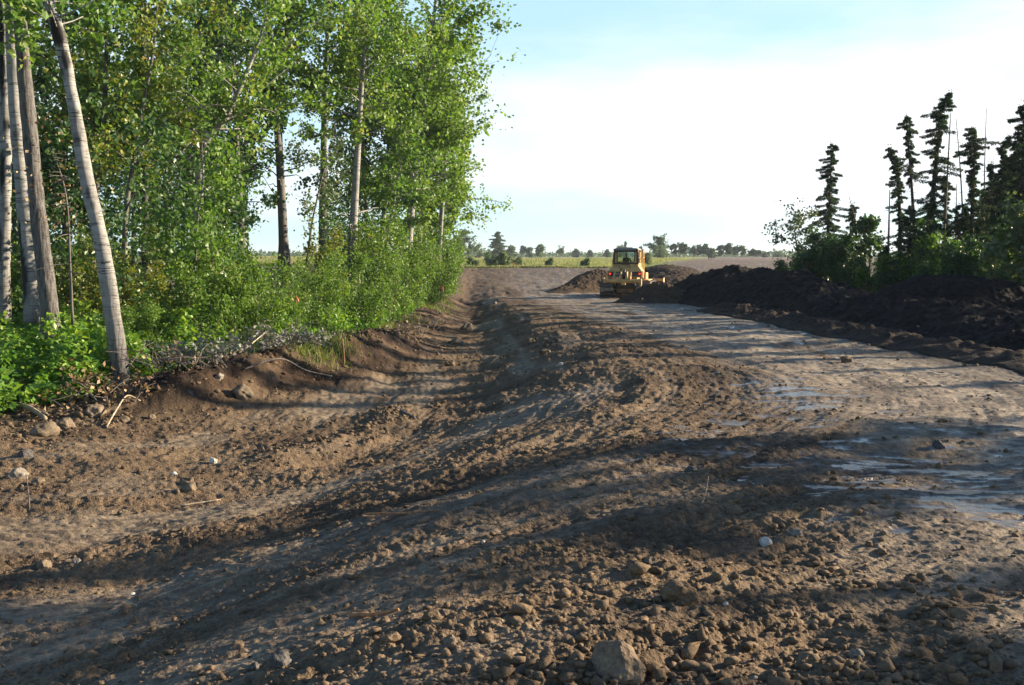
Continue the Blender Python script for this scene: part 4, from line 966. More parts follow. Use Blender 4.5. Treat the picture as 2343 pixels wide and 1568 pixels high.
M['farspruce'] = mat_leaf('hazed_far_conifer', [(0, (.06, .10, .07)), (.6, (.095, .14, .09)), (1, (.15, .18, .11))], .2, .7, .2)  # needle colour lightened to put distance haze into it
M['farleaf'] = mat_leaf('hazed_far_leaf', [(0, (.06, .105, .075)), (.5, (.09, .145, .095)), (1, (.15, .19, .11))], .25, .7, .2)  # leaf green lifted and blued, haze painted into the colour
M['farpale'] = mat_leaf('hazed_far_pale_leaf', [(0, (.11, .16, .10)), (.5, (.16, .21, .125)), (1, (.22, .25, .14))], .25, .7, .2)  # paler far foliage, the haze mixed into its leaf colour
far_tree(1064, 170, 536, 50, 'round', 'rounded tree at the field edge just right of the wood', 'farpale')
far_tree(1044, 160, 545, 34, 'round', 'tree at the field edge half hidden by the end of the wood', 'farpale')
far_tree(1139, 190, 530, 46, 'spruce', 'broad pyramid shaped conifer alone on the far field edge')
far_tree(1092, 185, 566, 36, 'bush', 'low hedge bush between the rounded tree and the pyramid conifer', 'farpale')
far_tree(1170, 200, 568, 26, 'bush', 'low bush just right of the pyramid conifer', 'farpale')
far_tree(1195, 240, 566, 14, 'tall', 'thin bluish tree right of the low bush beyond the pyramid conifer', 'farleaf')
far_tree(1211, 240, 571, 22, 'bush', 'dark clump between the thin bluish tree and the pale leafy one', 'farleaf')
far_tree(1236, 210, 563, 24, 'round', 'pale leafy tree standing alone midway along the far field edge', 'farpale')
far_tree(1282, 220, 566, 18, 'tall', 'small scraggy tree on the horizon between pale tree and bulldozer', 'farpale')
far_tree(1317, 260, 574, 20, 'bush', 'small round bush on the horizon, right of the scraggy tree', 'farleaf')
far_tree(1349, 260, 576, 14, 'bush', 'tiny bush on the horizon, second right of the scraggy tree', 'farleaf')
far_tree(1388, 250, 573, 15, 'round', 'tiny tree on the horizon just left of the bulldozer cab', 'farleaf')
far_tree(1430, 210, 553, 12, 'spruce', 'slim conifer rising behind the bulldozer cab')
far_tree(1418, 200, 565, 22, 'round', 'pale tree behind the left corner of the bulldozer cab', 'farpale')
far_tree(1466, 200, 564, 16, 'spruce', 'small conifer behind the right corner of the bulldozer cab')
GW = 'row of trees beyond the berm right of the bulldozer'
far_tree(1507, 170, 547, 50, 'round', 'big dark round crowned tree right of the bulldozer', 'farleaf', GW)
far_tree(1511, 150, 572, 34, 'bush', 'light yellow green bush in front of the big dark round tree', 'farpale', GW)
far_tree(1540, 180, 561, 16, 'tall', 'thin pale poplar directly right of the big dark round tree', 'farleaf', GW)
far_tree(1556, 180, 560, 22, 'tall', 'poplar with a dark double crown right of the thin pale one', 'farleaf', GW)
far_tree(1568, 180, 563, 20, 'tall', 'poplar touching the dark double crown on its right side', 'farleaf', GW)
far_tree(1584, 185, 566, 16, 'tall', 'slim poplar in the middle gap of the row', 'farpale', GW)
far_tree(1598, 185, 565, 18, 'tall', 'bluish poplar left of the dead stems in the row', 'farleaf', GW)
far_tree(1611, 185, 562, 18, 'tall', 'tall topped poplar beside the dead stems in the row', 'farleaf', GW)
far_tree(1628, 180, 574, 20, 'round', 'low dark tree under the dead stems in the row', 'farleaf', GW)
far_tree(1648, 185, 566, 18, 'tall', 'poplar right of the dead stems with a leaning crown', 'farleaf', GW)
far_tree(1666, 185, 563, 22, 'tall', 'full crowned poplar in the right half of the row', 'farleaf', GW)
far_tree(1682, 190, 568, 18, 'tall', 'thin poplar between the full crowned one and the umbrella shaped one', 'farpale', GW)
far_tree(1696, 190, 568, 22, 'tall', 'umbrella shaped poplar with a clear bare trunk', 'farleaf', GW)
far_tree(1720, 200, 573, 16, 'tall', 'left one of the two detached poplars near the end of the row', 'farleaf', GW)
far_tree(1733, 200, 576, 15, 'tall', 'right one of the two detached poplars near the end of the row', 'farleaf', GW)
far_tree(1750, 260, 583, 22, 'bush', 'low grey green bush beyond the bare far slope', 'farleaf', GW)
far_tree(1780, 280, 582, 26, 'bush', 'low scrub on the skyline left of the light green tree', 'farpale', GW)
def far_snag(fx, ft, y, lab):
    x = atd(fx, y); z0 = Hs(x, y); h = zat(ft, y)-z0; e = empty('dead_tree', (x, y, z0), 0, lab, 'tree', 'dead stems in the far row'); link('trunk', snag(int(fx), [(0, 0, 0), (.05, 0, h*.5), (0, 0, h)], .07, 14, .5), M['dead'], e)
far_snag(1621, 563, 186, 'bare dead stem in the far row, left one of the pair'); far_snag(1627, 564, 186, 'bare dead stem in the far row, right one of the pair')
far_snag(1447, 556, 205, 'dead stem on the skyline behind the bulldozer cab'); far_snag(1461, 562, 205, 'shorter dead stem on the skyline behind the bulldozer cab')
far_snag(1768, 577, 260, 'bare stem on the skyline above the far bare slope, left one'); far_snag(1786, 574, 260, 'bare stem on the skyline above the far bare slope, right one')
def treeline():
    rng = np.random.default_rng(5); g = G(); n = 14000
    a = rng.uniform(-.62, .62, n); y = rng.uniform(560, 680, n); x = a*y; hh = 1.6+2.4*np.clip(fbm(x*.035, x*0, 4, 61)+.25, 0, 1.3)
    z = Hm(x, y)+hh*rng.random(n); g.leaves(np.stack([x, y, z], 1), 1.5, rng, .9, .1)
    tag(link('distant_treeline', g.mesh('distant_treeline'), M['farleaf']), 'low bluish line of woods along the horizon', None, None, 'stuff')
treeline()
GH = 'small willow shrubs in the field'
fsh = bush(451, 1.2, .7, 7, .16, 10, .05, 14, .9); fp = None
for fx, fy, s, lab in ((1153, 607, 1.15, 'grey green willow shrub at the soil edge below the pyramid conifer'), (1127, 608, .85, 'small willow shrub at the soil edge left of the larger one'), (1184, 606, .75, 'small willow shrub at the soil edge right of the larger one'),
                       (1080, 607, .8, 'willow shrub at the soil edge near the end of the wood'), (1258, 606, .7, 'low willow shrub at the soil edge beyond the stake'), (1480, 600, 1.0, 'green shrub in the grass right of the bulldozer'), (1116, 596, 1.0, 'willow shrub up in the field below the low hedge bush'), (1340, 612, .7, 'low shrub at the soil edge left of the bulldozer')):
    y = {607: 99, 608: 98.5, 606: 100, 600: 112, 596: 122, 612: 98.5}[fy]; b = base_at(fx, y)
    if fp is None: fp = place_tree('shrub', fsh, b, lab, 'shrub', GH, (M['barkg'], M['farpale']), 0, s, trunk='stem')
    else: copy_tree(fp, b, fx, s, lab)

# ------------------------------------------------------------------ heaps of soil
def heap(name, label, cat, P, mat, seed, lump=.5, ns=260, nt=90, group=None, asym=0.0, clump=1.0):
    """ridge or mound along points (x, y, height, half width)"""
    P = np.array(P, float); s = np.linspace(0, 1, ns); u = np.linspace(0, 1, len(P)); L = [np.interp(s, u, P[:, k]) for k in range(4)]
    Q = spline(P, ns); x0, y0, hh, ww = Q[:, 0], Q[:, 1], np.clip(Q[:, 2], 0, None), Q[:, 3]
    T = np.stack([np.gradient(x0), np.gradient(y0)], 1); T /= np.linalg.norm(T, axis=1)[:, None]+1e-9; N = np.stack([T[:, 1], -T[:, 0]], 1)
    t = np.linspace(-1.15, 1.15, nt)
    X = x0[:, None]+N[:, 0:1]*t[None]*ww[:, None]; Y = y0[:, None]+N[:, 1:2]*t[None]*ww[:, None]
    pr = np.clip(1-np.abs(t+asym*(1-t*t)), 0, 1)[None]; prof = .35*pr**.75+.65*(1-(1-pr)**2)**1.15
    endf = np.sin(np.pi*np.clip(s, .0, 1))[:, None]**.0
    x, y = X.ravel(), Y.ravel(); Z = Hm(x, y); hs = (hh[:, None]*prof).ravel()
    big = fbm(x*.55, y*.55, 3, seed); det = fbm(x*2.2, y*2.2, 3, seed+9)
    m = sstep(0, .35, hs)
    Z = Z+hs*(1+.28*lump*big)+m*(.16*lump*det+.05*fbm(x*7, y*7, 2, seed+4)+clump*(.5*clods(x, y, .5, .3, seed+1)*lump+.6*clods(x, y, .22, .4, seed+2)))
    edge = (np.abs(np.tile(t, ns)) > 1.0) | (hs < .02); Z = np.where(edge, Hm(x, y)-.16, Z)
    ii = np.arange(ns*nt).reshape(ns, nt); q = np.stack([ii[:-1, :-1], ii[:-1, 1:], ii[1:, 1:], ii[1:, :-1]], -1).reshape(-1, 4)
    cx, cy = x0[ns//2], y0[ns//2]; cz = Hs(cx, cy)
    V = np.stack([x-cx, y-cy, Z-cz], 1)
    n = np.cross(V[q[:, 1]]-V[q[:, 0]], V[q[:, 2]]-V[q[:, 0]])
    if n[:, 2].mean() < 0: q = q[:, ::-1]
    o = link(name, make_mesh(name, V, [q], None, True), mat, None, (cx, cy, cz)); return tag(o, label, cat, group)
heap('soil_berm', 'long black topsoil berm along the right edge of the road', 'soil berm', [(10.6, 12, .35, 1.9), (10.9, 17, .55, 2.1), (11.3, 23, .70, 2.4), (11.8, 30, .85, 2.7), (12.0, 38, 1.0, 3.0), (12.5, 46, 1.5, 3.5), (12.6, 53, 1.7, 3.9), (12.2, 60, 1.85, 4.1), (12.8, 66, 1.2, 3.4), (13, 70, .0, 2.5)], M['black'], 501, .55, 520, 110)
heap('soil_mound', 'rounded black topsoil mound at the right in front of the spruces', 'soil mound', [(9.6, 36, 0, 2.0), (11.2, 34.6, .75, 3.0), (13.4, 33.2, 1.62, 3.6), (15.2, 32.2, 1.45, 3.7), (16.8, 31.5, .9, 3.2), (18.6, 30.6, .3, 2.5), (20, 30, 0, 2)], M['black'], 502, .22, 260, 120, clump=.6)
heap('soil_berm', 'grey brown soil ridge behind the bulldozer, lit along its top', 'soil berm', [(11.0, 73, 0, 2.2), (11.8, 78, .9, 3.4), (12.4, 84, 1.0, 3.6), (13.5, 92, .5, 3.0), (15, 98, 0, 2)], M['darkbrown'], 503, .5, 220, 80)
heap('soil_pile', 'dark brown soil pile just right of the bulldozer tracks', 'soil pile', [(5.9, 54.6, 0, 1.0), (6.8, 55.6, .6, 1.7), (7.9, 56.4, 1.15, 2.2), (9.1, 56.6, .75, 2.0), (10.6, 56.4, .3, 1.5), (11.6, 56.2, 0, 1)], M['brownheap'], 504, .35, 200, 90)
heap('soil_pile', 'low brown soil windrow just left of the bulldozer', 'soil pile', [(2.6, 72, 0, .9), (4.0, 73.6, .5, 1.4), (5.4, 75.2, 1.25, 1.9), (6.6, 76.2, 1.3, 2.0), (8.4, 77, .9, 1.9), (9.6, 77.4, 0, 1)], M['brownheap'], 505, .4, 180, 80)
heap('soil_berm', 'low ragged dark soil lip between the road and the black berm', 'soil berm', [(8.2, 12.5, 0, .5), (8.6, 15, .16, .8), (8.7, 21, .22, .9), (8.7, 28, .24, 1.0), (8.9, 35, .28, 1.1), (8.7, 42, .3, 1.2), (8.9, 47, 0, .8)], M['darkbrown'], 506, .9, 420, 40)
#@@PART4
# ------------------------------------------------------------------ bulldozer
import bmesh
class B:
    def __init__(s): s.bm = bmesh.new()
    def hexa(s, P):
        """eight corners: bottom ring then top ring"""
        v = [s.bm.verts.new(p) for p in P]
        for f in ((3, 2, 1, 0), (4, 5, 6, 7), (0, 1, 5, 4), (1, 2, 6, 5), (2, 3, 7, 6), (3, 0, 4, 7)): s.bm.faces.new([v[i] for i in f])
        return s
    def box(s, c, d, rot=None):
        x, y, z = (k/2 for k in d); P = [(-x, -y, -z), (x, -y, -z), (x, y, -z), (-x, y, -z), (-x, -y, z), (x, -y, z), (x, y, z), (-x, y, z)]
        m = Euler(rot).to_matrix() if rot else Matrix.Identity(3)
        return s.hexa([tuple(m@Vector(p)+Vector(c)) for p in P])
    def span(s, a, b): return s.box([(p+q)/2 for p, q in zip(a, b)], [abs(q-p) for p, q in zip(a, b)])
    def cyl(s, a, b, r, n=14, r2=None):
        a, b = Vector(a), Vector(b); r2 = r if r2 is None else r2; d = (b-a).normalized(); u = d.orthogonal().normalized(); w = d.cross(u)
        A = [s.bm.verts.new(a+r*(math.cos(i*2*math.pi/n)*u+math.sin(i*2*math.pi/n)*w)) for i in range(n)]
        Bv = [s.bm.verts.new(b+r2*(math.cos(i*2*math.pi/n)*u+math.sin(i*2*math.pi/n)*w)) for i in range(n)]
        for i in range(n): s.bm.faces.new((A[i], A[(i+1) % n], Bv[(i+1) % n], Bv[i]))
        s.bm.faces.new(A[::-1]); s.bm.faces.new(Bv); return s
    def prism(s, prof, x0, x1, axis='x'):
        """closed outline (y, z) swept along x"""
        n = len(prof); A = [s.bm.verts.new((x0, p[0], p[1])) for p in prof]; Bv = [s.bm.verts.new((x1, p[0], p[1])) for p in prof]
        for i in range(n): s.bm.faces.new((A[i], A[(i+1) % n], Bv[(i+1) % n], Bv[i]))
        s.bm.faces.new(A[::-1]); s.bm.faces.new(Bv); return s
    def plate(s, prof, y0, y1):
        """closed outline (x, z) swept along y"""
        n = len(prof); A = [s.bm.verts.new((p[0], y0, p[1])) for p in prof]; Bv = [s.bm.verts.new((p[0], y1, p[1])) for p in prof]
        for i in range(n): s.bm.faces.new((A[i], A[(i+1) % n], Bv[(i+1) % n], Bv[i]))
        s.bm.faces.new(A[::-1]); s.bm.faces.new(Bv); return s
    def ring(s, outer, inner, y0, y1):
        n = len(outer); V = [[s.bm.verts.new((p[0], y, p[1])) for p in pr] for y in (y0, y1) for pr in (outer, inner)]
        for i in range(n):
            j = (i+1) % n
            for a, b in ((V[0], V[1]), (V[2], V[3]), (V[0], V[2]), (V[1], V[3])): s.bm.faces.new((a[i], a[j], b[j], b[i]))
        return s
    def build(s, name, mat, parent, bevel=.012, loc=None, smooth=False):
        bmesh.ops.recalc_face_normals(s.bm, faces=s.bm.faces); me = bpy.data.meshes.new(name); s.bm.to_mesh(me); s.bm.free()
        if smooth: me.polygons.foreach_set('use_smooth', [True]*len(me.polygons))
        o = link(name, me, mat, parent, loc)
        if bevel: md = o.modifiers.new('bevel', 'BEVEL'); md.width = bevel; md.segments = 2; md.limit_method = 'ANGLE'; md.angle_limit = R(40)
        return o
DY = 67.8; DX = atd(1437, DY); DZ = Hs(DX, DY)+.02
doz = empty('bulldozer', (DX, DY, DZ), R(-13), 'yellow tracked bulldozer with enclosed cab and rear ripper beam, red tail lamps lit', 'bulldozer')
# tracks: belts of grousered shoes round two wheels
def track(sx):
    b = B(); cx = sx*1.12; hw = .43; ya, yb, r = -1.55, 1.75, .50; zc = .54
    L = yb-ya; per = 2*L+2*math.pi*r; n = 42
    def at(s_):
        s_ %= per
        if s_ < L: return (ya+s_, zc-r), (0, -1)
        s_ -= L
        if s_ < math.pi*r: a = -math.pi/2+s_/r; return (yb+r*math.cos(a), zc+r*math.sin(a)), (math.cos(a), math.sin(a))
        s_ -= math.pi*r
        if s_ < L: return (yb-s_, zc+r-.03*math.sin(math.pi*s_/L)), (0, 1)
        s_ -= L; a = math.pi/2+s_/r; return (ya+r*math.cos(a), zc+r*math.sin(a)), (math.cos(a), math.sin(a))
    for i in range(n):
        (y, z), (ny, nz) = at((i+.5)*per/n); ang = math.atan2(nz, ny)
        w = per/n*.94
        b.box((cx, y, z), (2*hw, w, .035), (ang-math.pi/2, 0, 0))
        b.box((cx, y+ny*.045-nz*w*.38, z+nz*.045+ny*w*.38), (2*hw, .028, .07), (ang-math.pi/2, 0, 0))
    t = b.build('track', M['steel'], doz, .004)
    f = B(); f.span((cx-.16, -1.3, .36), (cx+.16, 1.5, .72)); f.cyl((cx-.18, ya, zc), (cx+.18, ya, zc), .42, 20); f.cyl((cx-.18, yb, zc), (cx+.18, yb, zc), .42, 20)
    for i in range(6): f.cyl((cx-.17, -1.1+i*.5, .24), (cx+.17, -1.1+i*.5, .24), .15, 12)
    f.build('track_frame', M['yellow'], t, .01)
track(-1); track(1)
# body between the tracks, tank, hood
b = B(); b.span((-.60, -1.55, .42), (.60, 1.9, 1.16)); b.span((-.45, -1.75, .50), (.45, -1.55, 1.0)); b.cyl((-.66, -1.35, .56), (.66, -1.35, .56), .30, 18)
b.build('body', M['dsteel'], doz)
b = B(); b.plate([(-.48, .34), (.48, .34), (.56, .60), (-.56, .60)], -1.79, -1.752); b.build('belly_guard', M['dyellow'], doz, .01)
b = B(); b.hexa([(-1.09, -1.92, 1.30), (1.09, -1.92, 1.30), (1.06, -.45, 1.30), (-1.06, -.45, 1.30), (-1.08, -1.93, 1.70), (1.08, -1.93, 1.70), (1.06, -.45, 1.72), (-1.06, -.45, 1.72)])
b.hexa([(-1.08, -1.925, 1.702), (1.08, -1.925, 1.702), (1.06, -.46, 1.722), (-1.06, -.46, 1.722), (-.74, -1.40, 2.10), (.74, -1.40, 2.10), (.78, -.46, 2.12), (-.78, -.46, 2.12)])
tank = b.build('fuel_tank', M['yellow'], doz, .025)
b = B(); b.span((-1.06, -1.950, 1.385), (1.05, -1.926, 1.665)); pan = b.build('rear_panel', M['blackp'], doz, .004)
b = B(); b.span((-1.085, -1.99, 1.33), (1.085, -1.925, 1.378)); b.build('bumper_strip', M['greyp'], doz, .008)
for x in (-.93, .93):
    b = B(); b.cyl((x, -1.985, 1.54), (x, -1.951, 1.54), .066, 18); b.build('tail_lamp', M['lamp'], pan, .008)
cu = bpy.data.curves.new('lettering', 'FONT'); cu.body = 'CATERPILLAR'; cu.size = .205; cu.extrude = .004; cu.align_x = 'CENTER'; cu.align_y = 'CENTER'
tmp = bpy.data.objects.new('tmp_text', cu); C.objects.link(tmp); dg = bpy.context.evaluated_depsgraph_get(); tm = bpy.data.meshes.new_from_object(tmp.evaluated_get(dg)); bpy.data.objects.remove(tmp)
lt = link('lettering', tm, M['white'], pan, (-.04, -1.957, 1.525)); lt.rotation_euler = (math.pi/2, 0, 0); lt.scale = (.84, 1, 1)
# small fittings on the sloping tank: grab loop, filler, hose
b = B()
for x in (-.34, .28): b.cyl((x, -1.62, 1.95), (x-.06, -1.72, 2.06), .018, 8); b.cyl((x-.06, -1.72, 2.06), (x+.05, -1.80, 1.86), .018, 8)
b.cyl((-.25, -1.88, 1.74), (-.18, -2.05, 1.92), .02, 8); b.cyl((-.18, -2.05, 1.92), (-.30, -2.15, 1.70), .02, 8); b.build('hose', M['blackp'], doz, 0)
# right rear corner: step plates, battery box, handrail
b = B(); b.span((1.10, -1.55, 1.10), (1.46, .9, 1.17)); b.span((1.10, -.70, 1.171), (1.22, .5, 1.60)); b.span((1.06, -1.80, 1.25), (1.16, -1.56, 1.72)); b.build('fender', M['yellow'], doz, .03)
b = B(); b.span((-1.46, -1.55, 1.10), (-1.10, .9, 1.17)); b.span((-1.22, -.70, 1.171), (-1.10, .5, 1.60)); b.build('fender', M['yellow'], doz, .03)
b = B(); b.span((-.52, .42, 1.15), (.52, 2.0, 1.92)); b.hexa([(-.52, .42, 1.921), (.52, .42, 1.921), (.50, 2.0, 1.921), (-.50, 2.0, 1.921), (-.45, .42, 2.06), (.45, .42, 2.06), (.42, 1.95, 1.98), (-.42, 1.95, 1.98)]); b.build('hood', M['yellow'], doz, .03)
b = B(); b.cyl((.30, 1.0, 2.0), (.30, 1.0, 2.75), .055, 12); b.cyl((-.28, 1.2, 2.0), (-.28, 1.2, 2.42), .10, 14); b.build('exhaust_stack', M['dsteel'], doz, .005)
# cab
cab = B(); cab.span((-.80, -1.38, 2.13), (.80, -1.24, 2.20)).span((-.80, .25, 2.13), (.80, .35, 2.20)).span((-.80, -1.239, 2.13), (-.70, .249, 2.20)).span((.70, -1.239, 2.13), (.80, .249, 2.20))
cab.span((-.79, -1.30, 1.60), (.79, .35, 1.70)).span((.735, -1.30, 1.71), (.80, .30, 2.12)).span((-.80, -1.30, 1.71), (-.735, .30, 2.12))
for x, y in ((.745, -.42), (-.745, -.42), (.745, .30), (-.745, .30), (.745, -1.30), (-.745, -1.30)): cab.span((x-.045, y-.05, 2.201), (x+.045, y+.05, 3.02))
cab.span((.71, -1.25, 2.52), (.78, -.47, 2.56)); cab.span((-.74, .26, 2.201), (.74, .33, 2.30)).span((-.74, .26, 2.92), (.74, .33, 3.02))
for i in range(8): cab.span((.785, -.43+i*.095, 2.25), (.80, -.40+i*.095, 2.90))
cabo = cab.build('cab', M['yellow'], doz, .012)
oct_o = [(-.80, 2.12), (.80, 2.12), (.83, 2.30), (.80, 2.86), (.60, 3.10), (-.60, 3.10), (-.80, 2.86), (-.83, 2.30)]
oct_i = [(-.55, 2.24), (.55, 2.24), (.57, 2.34), (.55, 2.82), (.48, 2.90), (-.48, 2.90), (-.55, 2.82), (-.57, 2.34)]
b = B(); b.ring(oct_o, oct_i, -1.46, -1.37); b.build('rear_window_frame', M['blackp'], cabo, .01)
b = B(); b.span((-.66, -1.475, 2.22), (-.59, -1.462, 2.86)).span((.59, -1.475, 2.22), (.66, -1.462, 2.86)); b.build('frame_trim', M['yellow'], cabo, .004)
def pane(P):
    b = B(); b.hexa(P); b.build('window', M['glass'], cabo, 0)
pane([(-.575, -1.41, 2.22), (.575, -1.41, 2.22), (.575, -1.40, 2.22), (-.575, -1.40, 2.22), (-.56, -1.41, 2.91), (.56, -1.41, 2.91), (.56, -1.40, 2.91), (-.56, -1.40, 2.91)])
pane([(-.70, .28, 2.30), (.70, .28, 2.30), (.70, .29, 2.30), (-.70, .29, 2.30), (-.70, .28, 2.92), (.70, .28, 2.92), (.70, .29, 2.92), (-.70, .29, 2.92)])
for sx in (-1, 1):
    x0, x1 = sorted((sx*.742, sx*.750))
    for ya, yb in ((-1.25, -.47), (-.37, .25)): pane([(x0, ya, 2.21), (x1, ya, 2.21), (x1, yb, 2.21), (x0, yb, 2.21), (x0, ya, 3.0), (x1, ya, 3.0), (x1, yb, 3.0), (x0, yb, 3.0)])
b = B(); b.hexa([(-.80, -1.50, 3.022), (.80, -1.50, 3.022), (.82, .45, 3.022), (-.82, .45, 3.022), (-.66, -1.40, 3.15), (.66, -1.40, 3.15), (.70, .36, 3.15), (-.70, .36, 3.15)]); b.span((-.35, -.9, 3.151), (.35, -.1, 3.20)); b.build('cab_roof', M['greyp'], cabo, .02)
for x in (-.70, .70):
    b = B(); b.box((x, -1.54, 3.06), (.14, .07, .09)); b.build('work_lamp', M['dsteel'], cabo, .01)
b = B()
for p, q in (((.98, -.55, 1.62), (.98, -.55, 3.0)), ((.98, .25, 1.62), (.98, .25, 3.0)), ((.98, -.55, 3.0), (.98, .25, 3.0)), ((.98, -.55, 2.55), (.98, .25, 2.55)), ((.80, -.55, 2.98), (.98, -.55, 2.98)), ((-.98, -.4, 1.62), (-.98, -.4, 2.4)), ((-.98, .3, 1.62), (-.98, .3, 2.4)), ((-.98, -.4, 2.4), (-.98, .3, 2.4))): b.cyl(p, q, .026, 10)
b.build('handrail', M['yellow'], doz, 0)
b = B(); b.box((1.06, .35, 2.45), (.16, .05, .30)); b.cyl((.80, .32, 2.55), (1.02, .35, 2.5), .015, 8); b.build('mirror', M['blackp'], doz, .008)
b = B(); b.span((-.27, -1.10, 1.701), (.27, -.62, 2.05)); b.hexa([(-.24, -1.20, 2.0), (.24, -1.20, 2.0), (.24, -1.101, 2.0), (-.24, -1.101, 2.0), (-.19, -1.23, 2.44), (.19, -1.23, 2.44), (.19, -1.14, 2.44), (-.19, -1.14, 2.44)]); b.build('operator_seat', M['blackp'], cabo, .03)
# ripper
b = B(); b.cyl((-1.22, -2.62, 1.10), (1.05, -2.62, 1.10), .125, 18); b.cyl((-1.24, -2.62, 1.10), (-1.14, -2.62, 1.10), .15, 18)
b.hexa([(1.0, -2.80, .88), (1.14, -2.80, .88), (1.14, -2.46, .88), (1.0, -2.46, .88), (1.0, -2.80, 1.24), (1.14, -2.80, 1.24), (1.14, -2.46, 1.24), (1.0, -2.46, 1.24)])
b.span((-.13, -2.80, .86), (.13, -2.46, 1.05)); b.box((-.02, -2.78, 1.08), (.22, .16, .16), (0, R(45), 0))
rip = b.build('ripper_beam', M['yellow'], doz, .015)
for x in (-.62, .40):
    b = B(); b.prism([(-2.70, 1.05), (-2.45, 1.05), (-1.9, 1.30), (-1.9, 1.62), (-2.1, 1.66), (-2.62, 1.30)], x-.05, x+.05); b.build('ripper_arm', M['yellow'], rip, .015)
b = B(); b.hexa([(-.30, -2.72, 1.2), (-.12, -2.72, 1.2), (-.12, -2.3, 1.2), (-.30, -2.3, 1.2), (-.22, -2.5, 1.62), (-.14, -2.5, 1.62), (-.14, -2.1, 1.70), (-.22, -2.1, 1.70)])
b.hexa([(.12, -2.72, 1.2), (.30, -2.72, 1.2), (.30, -2.3, 1.2), (.12, -2.3, 1.2), (.14, -2.5, 1.62), (.22, -2.5, 1.62), (.22, -2.1, 1.70), (.14, -2.1, 1.70)]); b.build('ripper_bracket', M['yellow'], rip, .012)
b = B(); b.cyl((0, -2.55, 1.22), (0, -2.02, 1.78), .075, 14); b.cyl((0, -2.6, 1.18), (0, -2.3, 1.48), .045, 12); b.build('hydraulic_cylinder', M['dsteel'], rip, .005)
b = B(); b.prism([(-2.74, 1.2), (-2.52, 1.2), (-2.50, .62), (-2.36, .30), (-2.46, .26), (-2.70, .60)], 1.03, 1.11); b.build('ripper_shank', M['yellow'], rip, .012)
b = B(); b.hexa([(.62, -2.55, .95), (.70, -2.55, .95), (.70, -1.8, .62), (.62, -1.8, .62), (.62, -2.55, 1.08), (.70, -2.55, 1.08), (.70, -1.8, .78), (.62, -1.8, .78)]); b.hexa([(-.70, -2.55, .95), (-.62, -2.55, .95), (-.62, -1.8, .62), (-.70, -1.8, .62), (-.70, -2.55, 1.08), (-.62, -2.55, 1.08), (-.62, -1.8, .78), (-.70, -1.8, .78)]); b.build('ripper_link', M['dsteel'], rip, .01)
# blade and push arms
b = B(); prof = []
for i in range(9): a = -.9+1.8*i/8; prof.append((2.95-.22*math.cos(a)*1.0+.22, .58+.56*math.sin(a)/math.sin(.9)))
prof2 = [(y+.07, z) for y, z in prof[::-1]]
b.prism(prof+prof2, -1.95, 1.95); b.hexa([(1.951, 2.90, .05), (2.0, 2.90, .05), (2.05, 3.35, .05), (1.99, 3.35, .05), (1.951, 2.86, 1.12), (2.0, 2.86, 1.12), (2.05, 3.25, 1.22), (1.99, 3.25, 1.22)]); b.hexa([(-2.0, 2.90, .05), (-1.951, 2.90, .05), (-1.99, 3.35, .05), (-2.05, 3.35, .05), (-2.0, 2.86, 1.12), (-1.951, 2.86, 1.12), (-1.99, 3.25, 1.22), (-2.05, 3.25, 1.22)])
bl_ = b.build('blade', M['yellow'], doz, .01)
b = B(); b.span((-.52, 2.0, .5), (-.36, 2.95, .66)).span((.36, 2.0, .5), (.52, 2.95, .66)).cyl((-.3, 1.9, 1.6), (-.3, 2.9, .9), .06).cyl((.3, 1.9, 1.6), (.3, 2.9, .9), .06); b.build('push_arm', M['yellow'], bl_, .01)
